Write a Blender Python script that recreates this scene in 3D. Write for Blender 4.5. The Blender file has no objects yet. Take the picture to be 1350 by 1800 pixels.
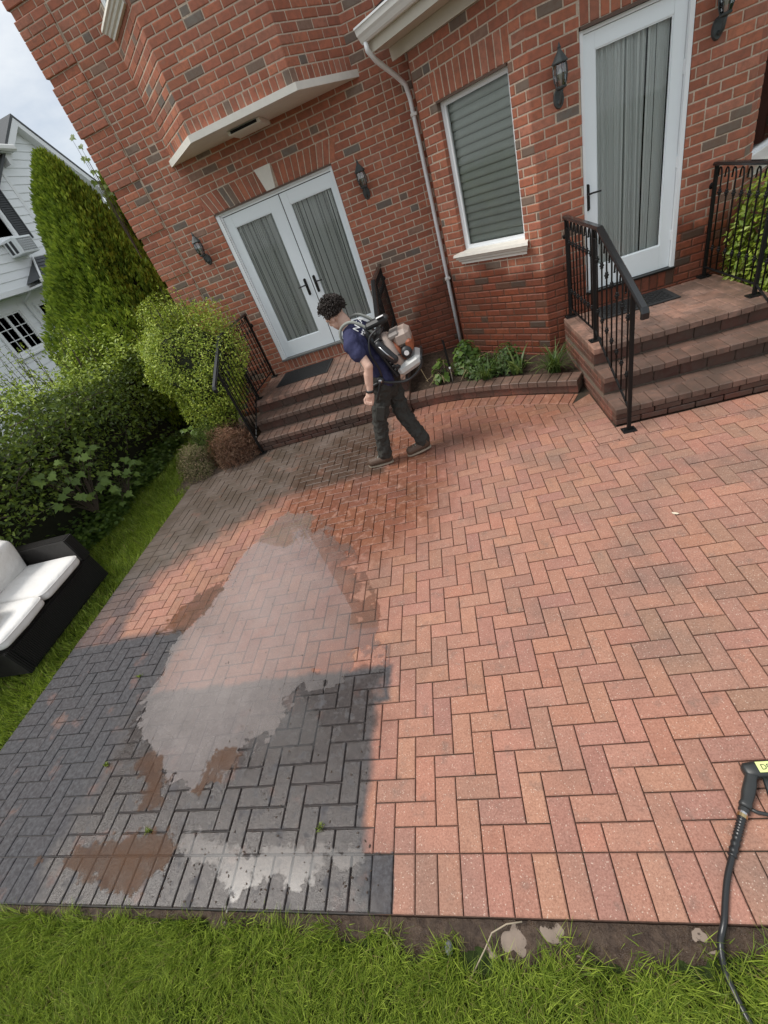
import bpy, math, random
import numpy as np
from mathutils import Matrix, Vector

# ---------------------------------------------------------------- camera, world, sun, exposure
scene = bpy.context.scene
COL = scene.collection
CAM_H = 2.286
cam_data = bpy.data.cameras.new("camera")
cam_data.sensor_fit = 'VERTICAL'
cam_data.sensor_height = 36.0
cam_data.lens = 36.0 * 741.35 / 1800.0
cam_data.clip_start = 0.02
cam_data.clip_end = 500.0
cam = bpy.data.objects.new("camera", cam_data)
COL.objects.link(cam)
_R = ((0.94846711, 0.06288532, -0.31057297), (-0.20401768, -0.6287513, -0.75036563), (-0.24246014, 0.7750595, -0.58352022))
_cx, _cy, _cz = _R[0], tuple(-v for v in _R[1]), tuple(-v for v in _R[2])
cam.matrix_world = Matrix(((_cx[0], _cy[0], _cz[0], 0.0), (_cx[1], _cy[1], _cz[1], 0.0), (_cx[2], _cy[2], _cz[2], CAM_H), (0, 0, 0, 1)))
scene.camera = cam

SUN_ELEV, SUN_AZ = math.radians(60), math.radians(262)   # azimuth measured from +Y towards +X
world = bpy.data.worlds.new("World")
scene.world = world
world.use_nodes = True
wn, wl = world.node_tree.nodes, world.node_tree.links
wn.clear()
w_out = wn.new("ShaderNodeOutputWorld")
w_bg = wn.new("ShaderNodeBackground")
w_bg.inputs[1].default_value = 0.056
sky = wn.new("ShaderNodeTexSky")
sky.sky_type = 'NISHITA'
sky.sun_disc = False
sky.sun_elevation = SUN_ELEV
sky.sun_rotation = SUN_AZ
sky.dust_density = 2.0
w_tc = wn.new("ShaderNodeTexCoord")
w_map = wn.new("ShaderNodeMapping")
w_map.inputs['Scale'].default_value = (1.0, 1.0, 2.2)
w_noise = wn.new("ShaderNodeTexNoise")
w_noise.inputs['Scale'].default_value = 2.6
w_noise.inputs['Detail'].default_value = 7.0
w_noise.inputs['Roughness'].default_value = 0.58
w_ramp = wn.new("ShaderNodeValToRGB")
w_ramp.color_ramp.elements[0].position = 0.32
w_ramp.color_ramp.elements[0].color = (0.45, 0.45, 0.45, 1)
w_ramp.color_ramp.elements[1].position = 0.56
w_ramp.color_ramp.elements[1].color = (1, 1, 1, 1)
w_mix = wn.new("ShaderNodeMix")
w_mix.data_type = 'RGBA'
w_mix.inputs[7].default_value = (7.6, 8.0, 8.4, 1)        # lit overcast cloud
wl.new(w_tc.outputs['Generated'], w_map.inputs['Vector'])
wl.new(w_map.outputs[0], w_noise.inputs['Vector'])
wl.new(w_noise.outputs['Fac'], w_ramp.inputs[0])
wl.new(w_ramp.outputs[0], w_mix.inputs[0])
wl.new(sky.outputs[0], w_mix.inputs[6])
wl.new(w_mix.outputs[2], w_bg.inputs[0])
wl.new(w_bg.outputs[0], w_out.inputs[0])

sun_data = bpy.data.lights.new("sun", 'SUN')
sun_data.energy = 1.5
sun_data.angle = math.radians(24)
sun_data.color = (1.0, 0.96, 0.9)
sun = bpy.data.objects.new("sun", sun_data)
COL.objects.link(sun)
_sd = Vector((math.sin(SUN_AZ) * math.cos(SUN_ELEV), math.cos(SUN_AZ) * math.cos(SUN_ELEV), math.sin(SUN_ELEV)))
sun.rotation_euler = (-_sd).to_track_quat('-Z', 'Y').to_euler()
sun.location = _sd * 30

scene.view_settings.view_transform = 'Standard'
scene.view_settings.look = 'None'
scene.view_settings.exposure = 1.08
scene.view_settings.gamma = 1.0
scene.view_settings.use_curve_mapping = False
scene.cycles.max_bounces = 8
scene.cycles.transparent_max_bounces = 16
scene.cycles.use_denoising = True

RND = random.Random(7)
NPR = np.random.RandomState(11)

# ---------------------------------------------------------------- helpers
def link(o, parent=None):
    COL.objects.link(o)
    if parent is not None:
        o.parent = parent
    return o

def tag(o, label=None, cat=None, group=None, kind=None):
    if label: o["label"] = label
    if cat: o["category"] = cat
    if group: o["group"] = group
    if kind: o["kind"] = kind
    return o

def thing(name, label, cat, loc=(0, 0, 0), rz=0.0, group=None):
    o = bpy.data.objects.new(name, None)
    o.empty_display_size = 0.1
    o.location = loc
    o.rotation_euler = (0, 0, rz)
    COL.objects.link(o)
    return tag(o, label, cat, group)

def new_mesh(name, verts, faces, mat=None, smooth=False, tints=None):
    me = bpy.data.meshes.new(name)
    me.from_pydata([tuple(map(float, v)) for v in verts], [], faces)
    if mat: me.materials.append(mat)
    if smooth:
        me.polygons.foreach_set("use_smooth", [True] * len(me.polygons))
    if tints is not None:
        at = me.attributes.new("tint", 'FLOAT_COLOR', 'FACE')
        at.data.foreach_set("color", np.asarray(tints, dtype=np.float32).reshape(-1))
    me.update()
    return me

class MB:
    """collects shapes into one mesh"""
    def __init__(self):
        self.v, self.f, self.t = [], [], []
        self.tint = None
    def add(self, verts, faces, tint=None):
        n = len(self.v)
        self.v.extend(verts)
        self.f.extend(tuple(i + n for i in f) for f in faces)
        self.t.extend([tint or (1, 1, 1, 1)] * len(faces))
        return self
    def box(self, lo, hi, tint=None, M=None, bev=0.0):
        x0, y0, z0 = lo; x1, y1, z1 = hi
        if bev <= 0:
            vs = [(x0,y0,z0),(x1,y0,z0),(x1,y1,z0),(x0,y1,z0),(x0,y0,z1),(x1,y0,z1),(x1,y1,z1),(x0,y1,z1)]
            fs = [(0,3,2,1),(4,5,6,7),(0,1,5,4),(1,2,6,5),(2,3,7,6),(3,0,4,7)]
        else:
            vs, fs = bevel_box(lo, hi, bev)
        if M is not None: vs = [tuple(M @ Vector(v)) for v in vs]
        return self.add(vs, fs, tint)
    def tube(self, pts, r, n=8, cap=True, closed=False):
        P = [Vector(p) for p in pts]
        rs = r if hasattr(r, '__len__') else [r] * len(P)
        vs, fs = [], []
        m = len(P)
        up = Vector((0, 0, 1))
        prev = None
        for i in range(m):
            a = P[i-1] if (i > 0 or closed) else P[i]
            b = P[(i+1) % m] if (i < m-1 or closed) else P[i]
            d = (b - a)
            if d.length < 1e-9: d = Vector((0,0,1))
            d.normalize()
            if prev is None:
                s = d.cross(up)
                if s.length < 1e-4: s = d.cross(Vector((1, 0, 0)))
            else:
                s = prev - d * prev.dot(d)
                if s.length < 1e-6: s = d.cross(up)
            s.normalize(); prev = s
            t = d.cross(s)
            for k in range(n):
                an = 2 * math.pi * k / n
                vs.append(tuple(P[i] + (s * math.cos(an) + t * math.sin(an)) * rs[i]))
        for i in range(m if closed else m - 1):
            for k in range(n):
                j = (i + 1) % m
                fs.append((i*n+k, i*n+(k+1)%n, j*n+(k+1)%n, j*n+k))
        if cap and not closed:
            fs.append(tuple(range(n-1, -1, -1)))
            fs.append(tuple((m-1)*n + k for k in range(n)))
        return self.add(vs, fs)
    def lathe(self, prof, c=(0,0,0), n=12, M=None, sx=1.0, sy=1.0):
        vs, fs = [], []
        for (r, z) in prof:
            for k in range(n):
                an = 2*math.pi*k/n
                v = Vector((r*math.cos(an)*sx, r*math.sin(an)*sy, z))
                if M is not None: v = M @ v
                vs.append((v[0]+c[0], v[1]+c[1], v[2]+c[2]))
        m = len(prof)
        for i in range(m-1):
            for k in range(n):
                fs.append((i*n+k, i*n+(k+1)%n, (i+1)*n+(k+1)%n, (i+1)*n+k))
        fs.append(tuple(range(n-1,-1,-1))); fs.append(tuple((m-1)*n+k for k in range(n)))
        return self.add(vs, fs)
    def prism(self, poly, z0, z1, tint=None):
        n = len(poly)
        vs = [(p[0], p[1], z0) for p in poly] + [(p[0], p[1], z1) for p in poly]
        fs = [tuple(range(n-1,-1,-1)), tuple(range(n, 2*n))] + [(i, (i+1)%n, n+(i+1)%n, n+i) for i in range(n)]
        return self.add(vs, fs, tint)
    def build(self, name, mat, parent=None, smooth=False, tints=False):
        me = new_mesh(name, self.v, self.f, mat, smooth, self.t if tints else None)
        return link(bpy.data.objects.new(name, me), parent)

def bevel_box(lo, hi, b):
    x0,y0,z0 = lo; x1,y1,z1 = hi
    b = min(b, (x1-x0)*.45, (y1-y0)*.45, (z1-z0)*.45)
    vs = []
    idx = {}
    for sx in (0,1):
        for sy in (0,1):
            for sz in (0,1):
                X = x1 if sx else x0; Y = y1 if sy else y0; Z = z1 if sz else z0
                dx = -b if sx else b; dy = -b if sy else b; dz = -b if sz else b
                idx[(sx,sy,sz,0)] = len(vs); vs.append((X, Y+dy, Z+dz))
                idx[(sx,sy,sz,1)] = len(vs); vs.append((X+dx, Y, Z+dz))
                idx[(sx,sy,sz,2)] = len(vs); vs.append((X+dx, Y+dy, Z))
    q = idx
    fs = []
    for s in (0,1):
        f = [q[(s,0,0,0)], q[(s,1,0,0)], q[(s,1,1,0)], q[(s,0,1,0)]]; fs.append(tuple(f if s else f[::-1]))
        f = [q[(0,s,0,1)], q[(0,s,1,1)], q[(1,s,1,1)], q[(1,s,0,1)]]; fs.append(tuple(f if s else f[::-1]))
        f = [q[(0,0,s,2)], q[(1,0,s,2)], q[(1,1,s,2)], q[(0,1,s,2)]]; fs.append(tuple(f if s else f[::-1]))
    for a in (0,1):
        for c in (0,1):
            f = [q[(a,c,0,0)], q[(a,c,1,0)], q[(a,c,1,1)], q[(a,c,0,1)]]; fs.append(tuple(f if (a == c) else f[::-1]))
            f = [q[(a,0,c,0)], q[(a,0,c,2)], q[(a,1,c,2)], q[(a,1,c,0)]]; fs.append(tuple(f if (a == c) else f[::-1]))
            f = [q[(0,a,c,1)], q[(1,a,c,1)], q[(1,a,c,2)], q[(0,a,c,2)]]; fs.append(tuple(f if (a == c) else f[::-1]))
    for k, v in list(q.items()):
        if k[3] == 0:
            sx, sy, sz = k[:3]
            f = (q[(sx,sy,sz,0)], q[(sx,sy,sz,1)], q[(sx,sy,sz,2)])
            fs.append(f if (sx+sy+sz) % 2 == 1 else f[::-1])
    return vs, fs

def part(name, mb, mat, parent, smooth=False):
    return mb.build(name, mat, parent, smooth)

def copy_tree(root, loc=None, rz=None):
    r = root.copy(); COL.objects.link(r)
    if loc is not None: r.location = loc
    if rz is not None: r.rotation_euler = (0, 0, rz)
    for ch in list(root.children):
        c = ch.copy(); COL.objects.link(c); c.parent = r
        for g in list(ch.children):
            d = g.copy(); COL.objects.link(d); d.parent = c
    return r

_Rn = np.array(_R)
def proj(P):
    """pixel of a world point, only used to rank pieces by size in view"""
    c = _Rn @ (np.asarray(P, float) - np.array([0, 0, CAM_H]))
    if c[2] < 0.05: return None
    return (675 + 741.35*c[0]/c[2], 900 + 741.35*c[1]/c[2])
def view_area(corners):
    ps = [proj(c) for c in corners]
    if any(p is None for p in ps): return 0.0
    cx = sum(p[0] for p in ps)/len(ps); cy = sum(p[1] for p in ps)/len(ps)
    if not (0 <= cx <= 1350 and 0 <= cy <= 1800): return 0.0
    a = 0
    for i in range(len(ps)):
        x0,y0 = ps[i]; x1,y1 = ps[(i+1) % len(ps)]
        a += x0*y1 - x1*y0
    return abs(a)/2

def text_part(name, body, size, extrude, mat, parent, M):
    """lettering as a real mesh"""
    cu = bpy.data.curves.new(name, 'FONT'); cu.body = body; cu.size = size; cu.extrude = extrude
    tmp = bpy.data.objects.new(name, cu); COL.objects.link(tmp)
    bpy.context.view_layer.update()
    me = bpy.data.meshes.new_from_object(tmp.evaluated_get(bpy.context.evaluated_depsgraph_get()))
    bpy.data.objects.remove(tmp)
    me.materials.clear(); me.materials.append(mat)
    o = link(bpy.data.objects.new(name, me), parent); o.matrix_basis = M
    return o

# ---------------------------------------------------------------- materials
class NT:
    def __init__(self, name):
        self.m = bpy.data.materials.new(name); self.m.use_nodes = True
        self.n = self.m.node_tree.nodes; self.l = self.m.node_tree.links
        self.n.clear()
        self.out = self.n.new("ShaderNodeOutputMaterial")
    def new(self, t, **kw):
        nd = self.n.new("ShaderNode" + t)
        for k, v in kw.items():
            if k in nd.inputs: self.set(nd.inputs[k], v)
            else: setattr(nd, k, v)
        return nd
    def set(self, sock, v):
        if isinstance(v, bpy.types.NodeSocket): self.l.new(v, sock)
        else: sock.default_value = v
    def math(self, op, a, b=None, c=None, clamp=False):
        nd = self.n.new("ShaderNodeMath"); nd.operation = op; nd.use_clamp = clamp
        for i, v in enumerate((a, b, c)):
            if v is not None: self.set(nd.inputs[i], v)
        return nd.outputs[0]
    def mix(self, fac, a, b, blend='MIX'):
        nd = self.n.new("ShaderNodeMix"); nd.data_type = 'RGBA'; nd.blend_type = blend
        self.set(nd.inputs[0], fac)
        for i, v in ((6, a), (7, b)):
            if isinstance(v, tuple) and len(v) == 3: v = (*v, 1)
            self.set(nd.inputs[i], v)
        return nd.outputs[2]
    def noise(self, scale, detail=3.0, rough=0.5, vec=None, dist=0.0):
        nd = self.n.new("ShaderNodeTexNoise")
        nd.inputs['Scale'].default_value = scale; nd.inputs['Detail'].default_value = detail
        nd.inputs['Roughness'].default_value = rough; nd.inputs['Distortion'].default_value = dist
        if vec is not None: self.l.new(vec, nd.inputs['Vector'])
        return nd.outputs['Fac']
    def step(self, x, lo, hi):
        nd = self.n.new("ShaderNodeMapRange"); nd.interpolation_type = 'SMOOTHSTEP'
        self.set(nd.inputs[0], x); self.set(nd.inputs[1], lo); self.set(nd.inputs[2], hi)
        return nd.outputs[0]
    def pos(self):
        if not hasattr(self, '_pos'): self._pos = self.n.new("ShaderNodeNewGeometry").outputs['Position']
        return self._pos
    def xyz(self):
        if not hasattr(self, '_xyz'):
            s = self.n.new("ShaderNodeSeparateXYZ"); self.l.new(self.pos(), s.inputs[0]); self._xyz = s.outputs
        return self._xyz
    def tint(self, mode):
        if mode == 'OBJ': return self.n.new("ShaderNodeObjectInfo").outputs['Color']
        a = self.n.new("ShaderNodeAttribute"); a.attribute_name = "tint"; return a.outputs['Color']
    def bump(self, h, strength=0.3, dist=0.01):
        b = self.n.new("ShaderNodeBump"); b.inputs['Strength'].default_value = strength; b.inputs['Distance'].default_value = dist
        self.l.new(h, b.inputs['Height']); return b.outputs[0]
    def principled(self, color, rough, normal=None, spec=0.5, metal=0.0, **kw):
        p = self.n.new("ShaderNodeBsdfPrincipled")
        if isinstance(color, tuple) and len(color) == 3: color = (*color, 1)
        self.set(p.inputs['Base Color'], color); self.set(p.inputs['Roughness'], rough)
        self.set(p.inputs['Specular IOR Level'], spec); self.set(p.inputs['Metallic'], metal)
        if normal is not None: self.l.new(normal, p.inputs['Normal'])
        for k, v in kw.items(): self.set(p.inputs[k.replace('_', ' ')], v)
        return p
    def done(self, shader):
        self.l.new(shader.outputs[0] if hasattr(shader, 'outputs') else shader, self.out.inputs[0]); return self.m

def simple(name, color, rough=0.6, var=0.12, scale=8.0, bump=0.0, bscale=60.0, metal=0.0, spec=0.5, **kw):
    t = NT(name)
    nz = t.noise(scale, 4.0, 0.6, t.new("TexCoord").outputs['Object'])
    f = t.math('MULTIPLY_ADD', nz, 2*var, 1.0 - var)
    c = t.new("VectorMath", operation='SCALE'); c.inputs[0].default_value = color; t.l.new(f, c.inputs['Scale'])
    nrm = None
    if bump > 0:
        nrm = t.bump(t.noise(bscale, 3.0, 0.6, t.pos()), bump, 0.01)
    return t.done(t.principled(c.outputs[0], rough, nrm, spec, metal, **kw))

def glass_mat(name, tint=(1, 1, 1), ior=1.45, rough=0.0, rmin=0.0):
    t = NT(name)
    tr = t.new("BsdfTransparent"); tr.inputs[0].default_value = (*tint, 1)
    gl = t.new("BsdfGlossy"); gl.inputs['Roughness'].default_value = rough
    fr = t.new("Fresnel"); fr.inputs['IOR'].default_value = ior
    mx = t.new("MixShader")
    t.l.new(t.math('ADD', fr.outputs[0], rmin), mx.inputs[0]); t.l.new(tr.outputs[0], mx.inputs[1]); t.l.new(gl.outputs[0], mx.inputs[2])
    return t.done(mx)

def wall_brick_mat(mode):
    t = NT("wall_brick_" + mode.lower())
    x, y, z = t.xyz()
    base = t.tint(mode)
    n1 = t.noise(22, 5, 0.65, t.pos()); n2 = t.noise(140, 3, 0.7, t.pos()); n3 = t.noise(2.2, 3, 0.5, t.pos())
    c = t.mix(t.step(n1, 0.35, 0.72), base, (0.16, 0.085, 0.06))
    c2 = t.mix(0.5, base, c)
    c3 = t.mix(t.math('MULTIPLY', t.step(n2, 0.5, 0.85), 0.35), c2, (0.36, 0.20, 0.15))
    # damp lower courses, splashed by the washing
    lim = t.math('MULTIPLY_ADD', n3, 0.7, t.math('MULTIPLY_ADD', t.step(x, -1.5, 0.1), 1.0, -0.25))
    wet = t.math('MULTIPLY', t.step(t.math('SUBTRACT', lim, z), -0.12, 0.12), t.step(x, -1.4, -0.6))
    c4 = t.mix(wet, c3, t.mix(1.0, c3, (0.52, 0.42, 0.38), 'MULTIPLY'))
    pale = t.math('MULTIPLY', t.step(t.noise(5.5, 4, 0.6, t.pos()), 0.62, 0.74), t.math('SUBTRACT', 0.16, t.math('MULTIPLY', wet, 0.1)))
    c5 = t.mix(pale, c4, (0.42, 0.33, 0.27))
    r = t.math('SUBTRACT', 0.82, t.math('MULTIPLY', wet, 0.36))
    nrm = t.bump(t.math('ADD', t.noise(90, 4, 0.7, t.pos()), t.math('MULTIPLY', n1, 0.8)), 0.35, 0.006)
    return t.done(t.principled(c5, r, nrm, 0.35))

def mortar_mat(name, col=(0.53, 0.43, 0.335), damp=True):
    t = NT(name)
    x, y, z = t.xyz()
    n = t.noise(60, 4, 0.7, t.pos()); n3 = t.noise(2.2, 3, 0.5, t.pos())
    c = t.mix(t.step(n, 0.3, 0.7), tuple(v*0.8 for v in col), tuple(v*1.12 for v in col))
    if damp:
        lim = t.math('MULTIPLY_ADD', n3, 0.7, t.math('MULTIPLY_ADD', t.step(x, -1.5, 0.1), 1.0, -0.25))
        wet = t.math('MULTIPLY', t.step(t.math('SUBTRACT', lim, z), -0.12, 0.12), t.step(x, -1.4, -0.6))
        c = t.mix(wet, c, (0.12, 0.060, 0.040))
    return t.done(t.principled(c, 0.9, t.bump(n, 0.4, 0.004), 0.2))

M_BRICK = {'OBJ': wall_brick_mat('OBJ'), 'ATT': wall_brick_mat('ATT')}
M_MORTAR = mortar_mat("mortar")
M_WHITE = simple("white_paint", (0.84, 0.87, 0.88), 0.38, 0.05, 4.0)
M_WHITE_DOOR = simple("door_paint", (0.82, 0.88, 0.90), 0.35, 0.04, 3.0)
M_VINYL = simple("window_vinyl", (0.82, 0.84, 0.85), 0.35, 0.04, 4.0)
M_STONE = simple("cast_stone", (0.74, 0.71, 0.64), 0.75, 0.12, 14.0, 0.2, 120)
M_CREAM = simple("cream_metal", (0.60, 0.56, 0.47), 0.4, 0.10, 6.0)
M_GUTTER = simple("gutter_aluminium", (0.80, 0.79, 0.75), 0.28, 0.06, 5.0)
M_BLACK = simple("black_iron", (0.006, 0.006, 0.006), 0.48, 0.3, 20.0, 0.15, 150, spec=0.3)
M_RAILTOP = simple("handrail_vinyl", (0.014, 0.015, 0.016), 0.22, 0.15, 10.0)
M_LANTERN = simple("lantern_verdigris", (0.055, 0.065, 0.065), 0.5, 0.35, 40.0, 0.3, 200)
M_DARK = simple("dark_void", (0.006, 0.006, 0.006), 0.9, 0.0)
M_RUBBER = simple("rubber_mat", (0.016, 0.017, 0.018), 0.75, 0.2, 30.0, 0.5, 300)
M_BROWN_TRIM = simple("brown_lintel", (0.10, 0.055, 0.035), 0.45, 0.2, 12.0)
M_GLASS = glass_mat("clear_glass", (0.96, 0.98, 0.97), 1.3)
M_GLASS_WIN = glass_mat("window_glass", (0.90, 0.92, 0.90), 1.3)
M_HANDLE = simple("dark_bronze", (0.02, 0.019, 0.018), 0.35, 0.1, metal=0.6)
M_STEEL = simple("steel", (0.55, 0.55, 0.56), 0.3, 0.1, metal=1.0)
def fast_tris(name, verts, tris, mat, tints=None, parent=None, smooth=False):
    """mesh object from numpy arrays of vertices and triangles"""
    me = bpy.data.meshes.new(name)
    V = np.ascontiguousarray(verts, dtype=np.float32); T = np.ascontiguousarray(tris, dtype=np.int32)
    me.vertices.add(len(V)); me.vertices.foreach_set("co", V.reshape(-1))
    me.loops.add(T.size); me.loops.foreach_set("vertex_index", T.reshape(-1))
    me.polygons.add(len(T)); me.polygons.foreach_set("loop_start", np.arange(0, T.size, 3, dtype=np.int32))
    me.polygons.foreach_set("loop_total", np.full(len(T), 3, dtype=np.int32))
    if smooth: me.polygons.foreach_set("use_smooth", np.ones(len(T), dtype=bool))
    if tints is not None:
        at = me.attributes.new("tint", 'FLOAT_COLOR', 'FACE')
        at.data.foreach_set("color", np.ascontiguousarray(tints, dtype=np.float32).reshape(-1))
    me.materials.append(mat)
    me.update(calc_edges=True)
    return link(bpy.data.objects.new(name, me), parent)

# ---------------------------------------------------------------- paver material with the uncleaned film
def paver_mat(mode):
    t = NT("paver_" + mode.lower())
    x, y, z = t.xyz()
    wob = t.math('SUBTRACT', t.noise(5.0, 4, 0.6, t.pos()), 0.5)
    wob2 = t.math('SUBTRACT', t.noise(7.3, 4, 0.6, t.pos()), 0.5)
    X = t.math('MULTIPLY_ADD', wob, 0.10, x); Y = t.math('MULTIPLY_ADD', wob2, 0.10, y)
    X2 = t.math('MULTIPLY_ADD', wob, 0.5, x); Y2 = t.math('MULTIPLY_ADD', wob2, 0.5, y)
    def box(X, Y, x0, x1, y0, y1, s):
        m = t.math('MULTIPLY', t.step(X, x0 - s, x0 + s), t.step(X, x1 + s, x1 - s))
        m = t.math('MULTIPLY', m, t.step(Y, y0 - s, y0 + s))
        return t.math('MULTIPLY', m, t.step(Y, y1 + s, y1 - s))
    def uni(*ms):
        r = ms[0]
        for m in ms[1:]: r = t.math('MAXIMUM', r, m)
        return r
    SL = t.math('MULTIPLY_ADD', X2, -0.8, Y2)                     # slanted coordinate
    film = uni(box(X, Y, -9, -0.738, -1, 0.512, 0.006),
               box(X, Y, -9, -0.875, 0.4, 1.32, 0.03),
               box(X, Y, -2.75, -0.79, 1.22, 1.46, 0.025),
               t.math('MULTIPLY', box(X, Y, -9, -2.62, 1.0, 2.04, 0.06), 1.0),
               t.math('MULTIPLY', box(X2, Y2, -9, -3.36, 1.6, 6, 0.12), 0.80),
               t.math('MULTIPLY', t.math('MULTIPLY', t.step(SL, 5.15, 5.75), t.step(X2, -1.35, -2.3)), 1.0),
               t.math('MULTIPLY', box(X2, Y, -2.6, -0.97, 3.72, 5.3, 0.10), 0.95))
    patch = t.math('MULTIPLY', t.step(t.noise(1.7, 4, 0.6, t.pos()), 0.45, 0.70), t.math('MULTIPLY_ADD', t.step(x, -0.2, 0.9), 0.22, 0.36))
    patch = t.math('MAXIMUM', patch, t.math('MULTIPLY', t.step(t.noise(9.0, 4, 0.6, t.pos()), 0.54, 0.72), 0.45))
    islands = t.step(t.noise(4.3, 4, 0.55, t.pos()), 0.30, 0.42)   # spots the washer already touched
    film = t.math('MULTIPLY', film, t.math('MULTIPLY_ADD', islands, 0.28, 0.72))
    base = t.tint(mode)
    grit = t.noise(330, 3, 0.75, t.pos())
    mott = t.noise(15, 5, 0.7, t.pos())
    c = t.mix(t.math('MULTIPLY', t.step(mott, 0.35, 0.75), 0.5), base, t.mix(1.0, base, (0.74, 0.70, 0.70), 'MULTIPLY'))
    c = t.mix(t.math('MULTIPLY', t.step(grit, 0.50, 0.25), 0.6), c, (0.14, 0.085, 0.065))
    c = t.mix(patch, c, (0.175, 0.130, 0.108))
    vor = t.new("TexVoronoi"); vor.inputs['Scale'].default_value = 105.0; t.l.new(t.pos(), vor.inputs['Vector'])
    spk = t.math('MULTIPLY', t.step(vor.outputs['Distance'], 0.30, 0.16), t.step(t.noise(47, 2, 0.5, t.pos()), 0.47, 0.58))
    c = t.mix(t.math('MULTIPLY', t.step(t.noise(115, 3, 0.7, t.pos()), 0.40, 0.66), 0.58), c, t.mix(1.0, c, (0.58, 0.53, 0.51), 'MULTIPLY'))
    c = t.mix(t.math('MULTIPLY', spk, 0.55), c, (0.70, 0.56, 0.46))
    fcol = t.mix(t.step(t.noise(40, 4, 0.7, t.pos()), 0.35, 0.7), (0.033, 0.038, 0.044), (0.078, 0.085, 0.093))
    fcol = t.mix(t.math('MULTIPLY', t.step(y, 2.2, 3.2), 0.85), fcol, t.mix(t.step(t.noise(2.6, 3, 0.5, t.pos()), 0.35, 0.65), (0.15, 0.125, 0.105), (0.085, 0.066, 0.046)))
    fcol = t.mix(t.math('MULTIPLY', t.step(grit, 0.62, 0.8), 0.25), fcol, (0.30, 0.30, 0.30))
    c = t.mix(t.math('MULTIPLY', film, 0.95), c, fcol)
    # wet zone
    def ell(cx, cy, rx, ry, s=0.35):
        dx = t.math('DIVIDE', t.math('SUBTRACT', X2, cx), rx); dy = t.math('DIVIDE', t.math('SUBTRACT', Y2, cy), ry)
        d = t.math('SQRT', t.math('ADD', t.math('MULTIPLY', dx, dx), t.math('MULTIPLY', dy, dy)))
        return t.step(d, 1 + s, 1 - s)
    wet = uni(t.math('MULTIPLY', ell(-1.85, 2.1, 0.95, 1.25), 0.45), ell(-1.25, 3.6, 0.95, 1.3), box(X2, Y2, -2.75, -0.85, 0.0, 1.45, 0.12),
              t.math('MULTIPLY', ell(0.2, 4.5, 1.3, 0.7), 0.7), t.math('MULTIPLY', ell(-2.9, 4.2, 1.3, 1.0), 0.55))
    wet = t.math('MULTIPLY', wet, t.step(t.noise(14, 4, 0.6, t.pos()), 0.25, 0.5))
    c = t.mix(wet, c, t.mix(1.0, c, (0.56, 0.44, 0.37), 'MULTIPLY'))
    rough = t.math('SUBTRACT', 0.80, t.math('MULTIPLY', wet, t.math('MULTIPLY_ADD', t.step(y, 2.8, 3.8), -0.22, 0.64)))
    nrm = t.bump(t.math('ADD', grit, t.math('MULTIPLY', t.noise(90, 3, 0.6, t.pos()), 0.7)), 0.30, 0.004)
    return t.done(t.principled(c, rough, nrm, t.math('MULTIPLY_ADD', wet, 0.15, 0.3)))

M_PAVER = {'OBJ': paver_mat('OBJ'), 'ATT': paver_mat('ATT')}
def sand_mat():
    t = NT("joint_sand")
    x, y, z = t.xyz()
    n = t.noise(45, 4, 0.7, t.pos()); g = t.noise(3, 3, 0.5, t.pos())
    c = t.mix(t.step(n, 0.3, 0.7), (0.045, 0.022, 0.014), (0.10, 0.048, 0.032))
    c = t.mix(t.math('MULTIPLY', t.step(g, 0.48, 0.62), 0.8), c, (0.022, 0.021, 0.013))
    zone = t.math('MULTIPLY', t.step(x, -0.74, -0.90), t.step(y, 2.1, 1.3))
    c = t.mix(t.math('MULTIPLY', zone, 0.8), c, (0.075, 0.075, 0.076))
    return t.done(t.principled(c, 0.75, t.bump(n, 0.5, 0.004), 0.4))
M_SAND = sand_mat()
def soil_mat(name, a, b, rough=0.7, spec=0.5):
    t = NT(name)
    n = t.noise(24, 6, 0.75, t.pos()); n2 = t.noise(130, 3, 0.7, t.pos())
    c = t.mix(t.step(n, 0.35, 0.68), a, b)
    c = t.mix(t.math('MULTIPLY', t.step(n2, 0.58, 0.8), 0.5), c, tuple(v*2.0 for v in b))
    r = t.math('MULTIPLY_ADD', t.step(t.noise(9, 3, 0.5, t.pos()), 0.4, 0.65), -0.35, rough)
    return t.done(t.principled(c, r, t.bump(t.math('ADD', n, t.math('MULTIPLY', n2, 0.4)), 0.9, 0.02), spec))
M_MUD = soil_mat("wet_mud", (0.045, 0.027, 0.018), (0.10, 0.066, 0.045), 0.6, 0.5)
M_SOIL = soil_mat("bed_soil", (0.030, 0.020, 0.013), (0.075, 0.050, 0.034), 0.9, 0.3)
M_TURF = soil_mat("turf_base", (0.020, 0.030, 0.008), (0.045, 0.070, 0.016), 0.95, 0.2)

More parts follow.
